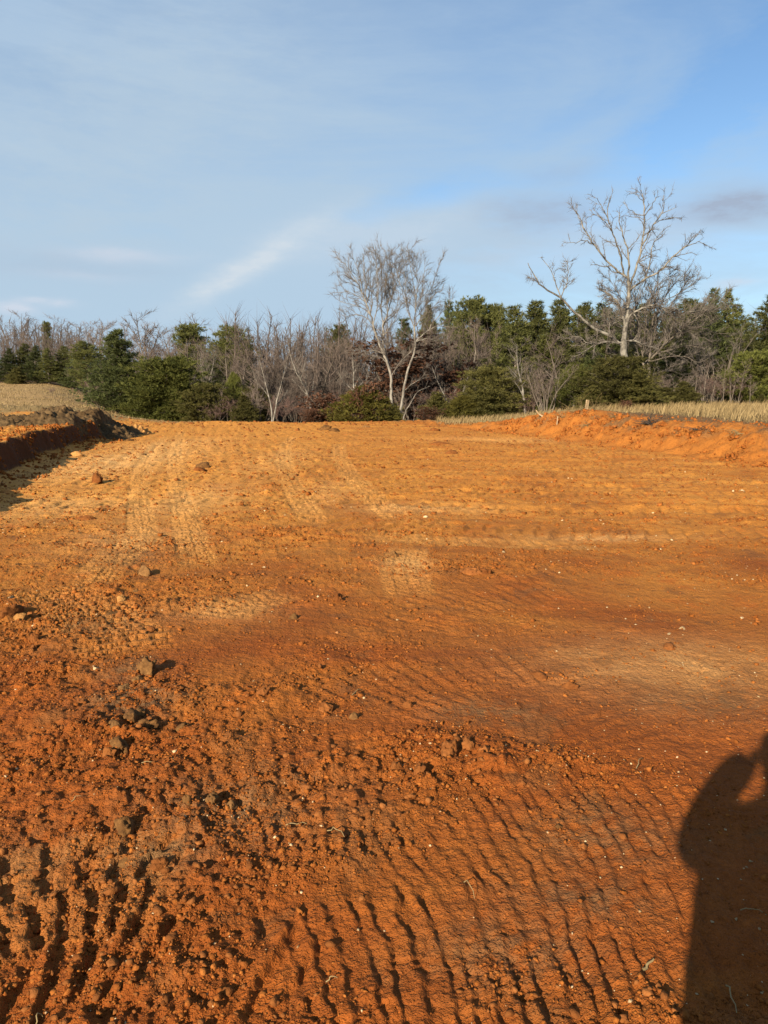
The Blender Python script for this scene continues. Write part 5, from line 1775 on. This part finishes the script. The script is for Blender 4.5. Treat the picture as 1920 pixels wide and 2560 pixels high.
def build_person():
    bx, by = -0.095, -0.38
    g = gz(bx, by)
    V = [(bx, by, g + .95), (bx, by, g + 1.13), (bx, by + .01, g + 1.31), (bx, by + .03, g + 1.46), (bx + .01, by + .05, g + 1.53),     # pelvis, waist, chest, neck base, neck
         (bx + .02, by + .08, g + 1.58), (bx + .03, by + .10, g + 1.67), (bx + .03, by + .09, g + 1.74),                        # head
         (bx - .165, by + .02, g + 1.42), (-.385, -.25, g + 1.275), (-.195, -.08, g + 1.45), (-.095, -.035, g + 1.50),                # left arm: shoulder, elbow, wrist, hand
         (bx + .19, by, g + 1.41), (bx + .36, by + .10, g + 1.20), (.14, -.10, g + 1.43), (.07, -.035, g + 1.49),                  # right arm
         (bx - .11, by, g + .88), (bx - .14, by + .02, g + .48), (bx - .15, by - .02, g + .08), (bx - .16, by + .14, g + .035),
         (bx + .11, by, g + .88), (bx + .12, by + .02, g + .48), (bx + .13, by - .02, g + .08), (bx + .14, by + .14, g + .035)]
    E = [(0, 1), (1, 2), (2, 3), (3, 4), (4, 5), (5, 6), (6, 7), (2, 8), (8, 9), (9, 10), (10, 11), (2, 12), (12, 13), (13, 14), (14, 15),
         (0, 16), (16, 17), (17, 18), (18, 19), (0, 20), (20, 21), (21, 22), (22, 23)]
    R = [(.34, .23), (.285, .19), (.21, .16), .11, .095, .115, .14, .09, .09, .085, .070, .068, .10, .080, .060, .050,
         .15, .105, .075, .055, .13, .085, .065, .055]
    person = skin_obj('person', V, E, R, 0, M['jacket'])
    tag(person, 'person in dark jacket standing behind the camera, both hands holding up a phone', 'person')
    # five fingers on each hand, closed on the phone's edges
    for sgn, hx in ((-1, -.095), (1, .07)):
        for k in range(4):
            z = g + 1.45 + k * .022
            fv = [(hx, -.035, z - .005), (hx - sgn * .020, -.017, z + .004), (hx - sgn * .038, -.020, z + .010), (hx - sgn * .050, -.024, z + .012)]
            skin_obj('finger', fv, [(0, 1), (1, 2), (2, 3)], [.010, .009, .0085, .007], 0, M['skin'], person, 1)
        tv = [(hx, -.045, g + 1.475), (hx - sgn * .022, -.050, g + 1.505), (hx - sgn * .045, -.045, g + 1.52)]
        skin_obj('thumb', tv, [(0, 1), (1, 2)], [.012, .011, .009], 0, M['skin'], person, 1)
    # the phone, upright, its lens just behind the point of view
    bm = bmesh.new()
    bmesh.ops.create_cube(bm, size=1.0)
    for v in bm.verts:
        v.co.x *= .075
        v.co.y *= .008
        v.co.z *= .155
    bmesh.ops.bevel(bm, geom=bm.edges[:], offset=.003, segments=2, affect='EDGES')
    me = bpy.data.meshes.new('mobile_phone')
    bm.to_mesh(me)
    bm.free()
    me.materials.append(M['phone'])
    o = link('mobile_phone', me, None, (0.0, -0.030, CAM_H - .045))
    o.rotation_euler = (-PITCH, 0, 0)
    tag(o, 'black phone held upright in both hands of the person', 'phone')


build_person()
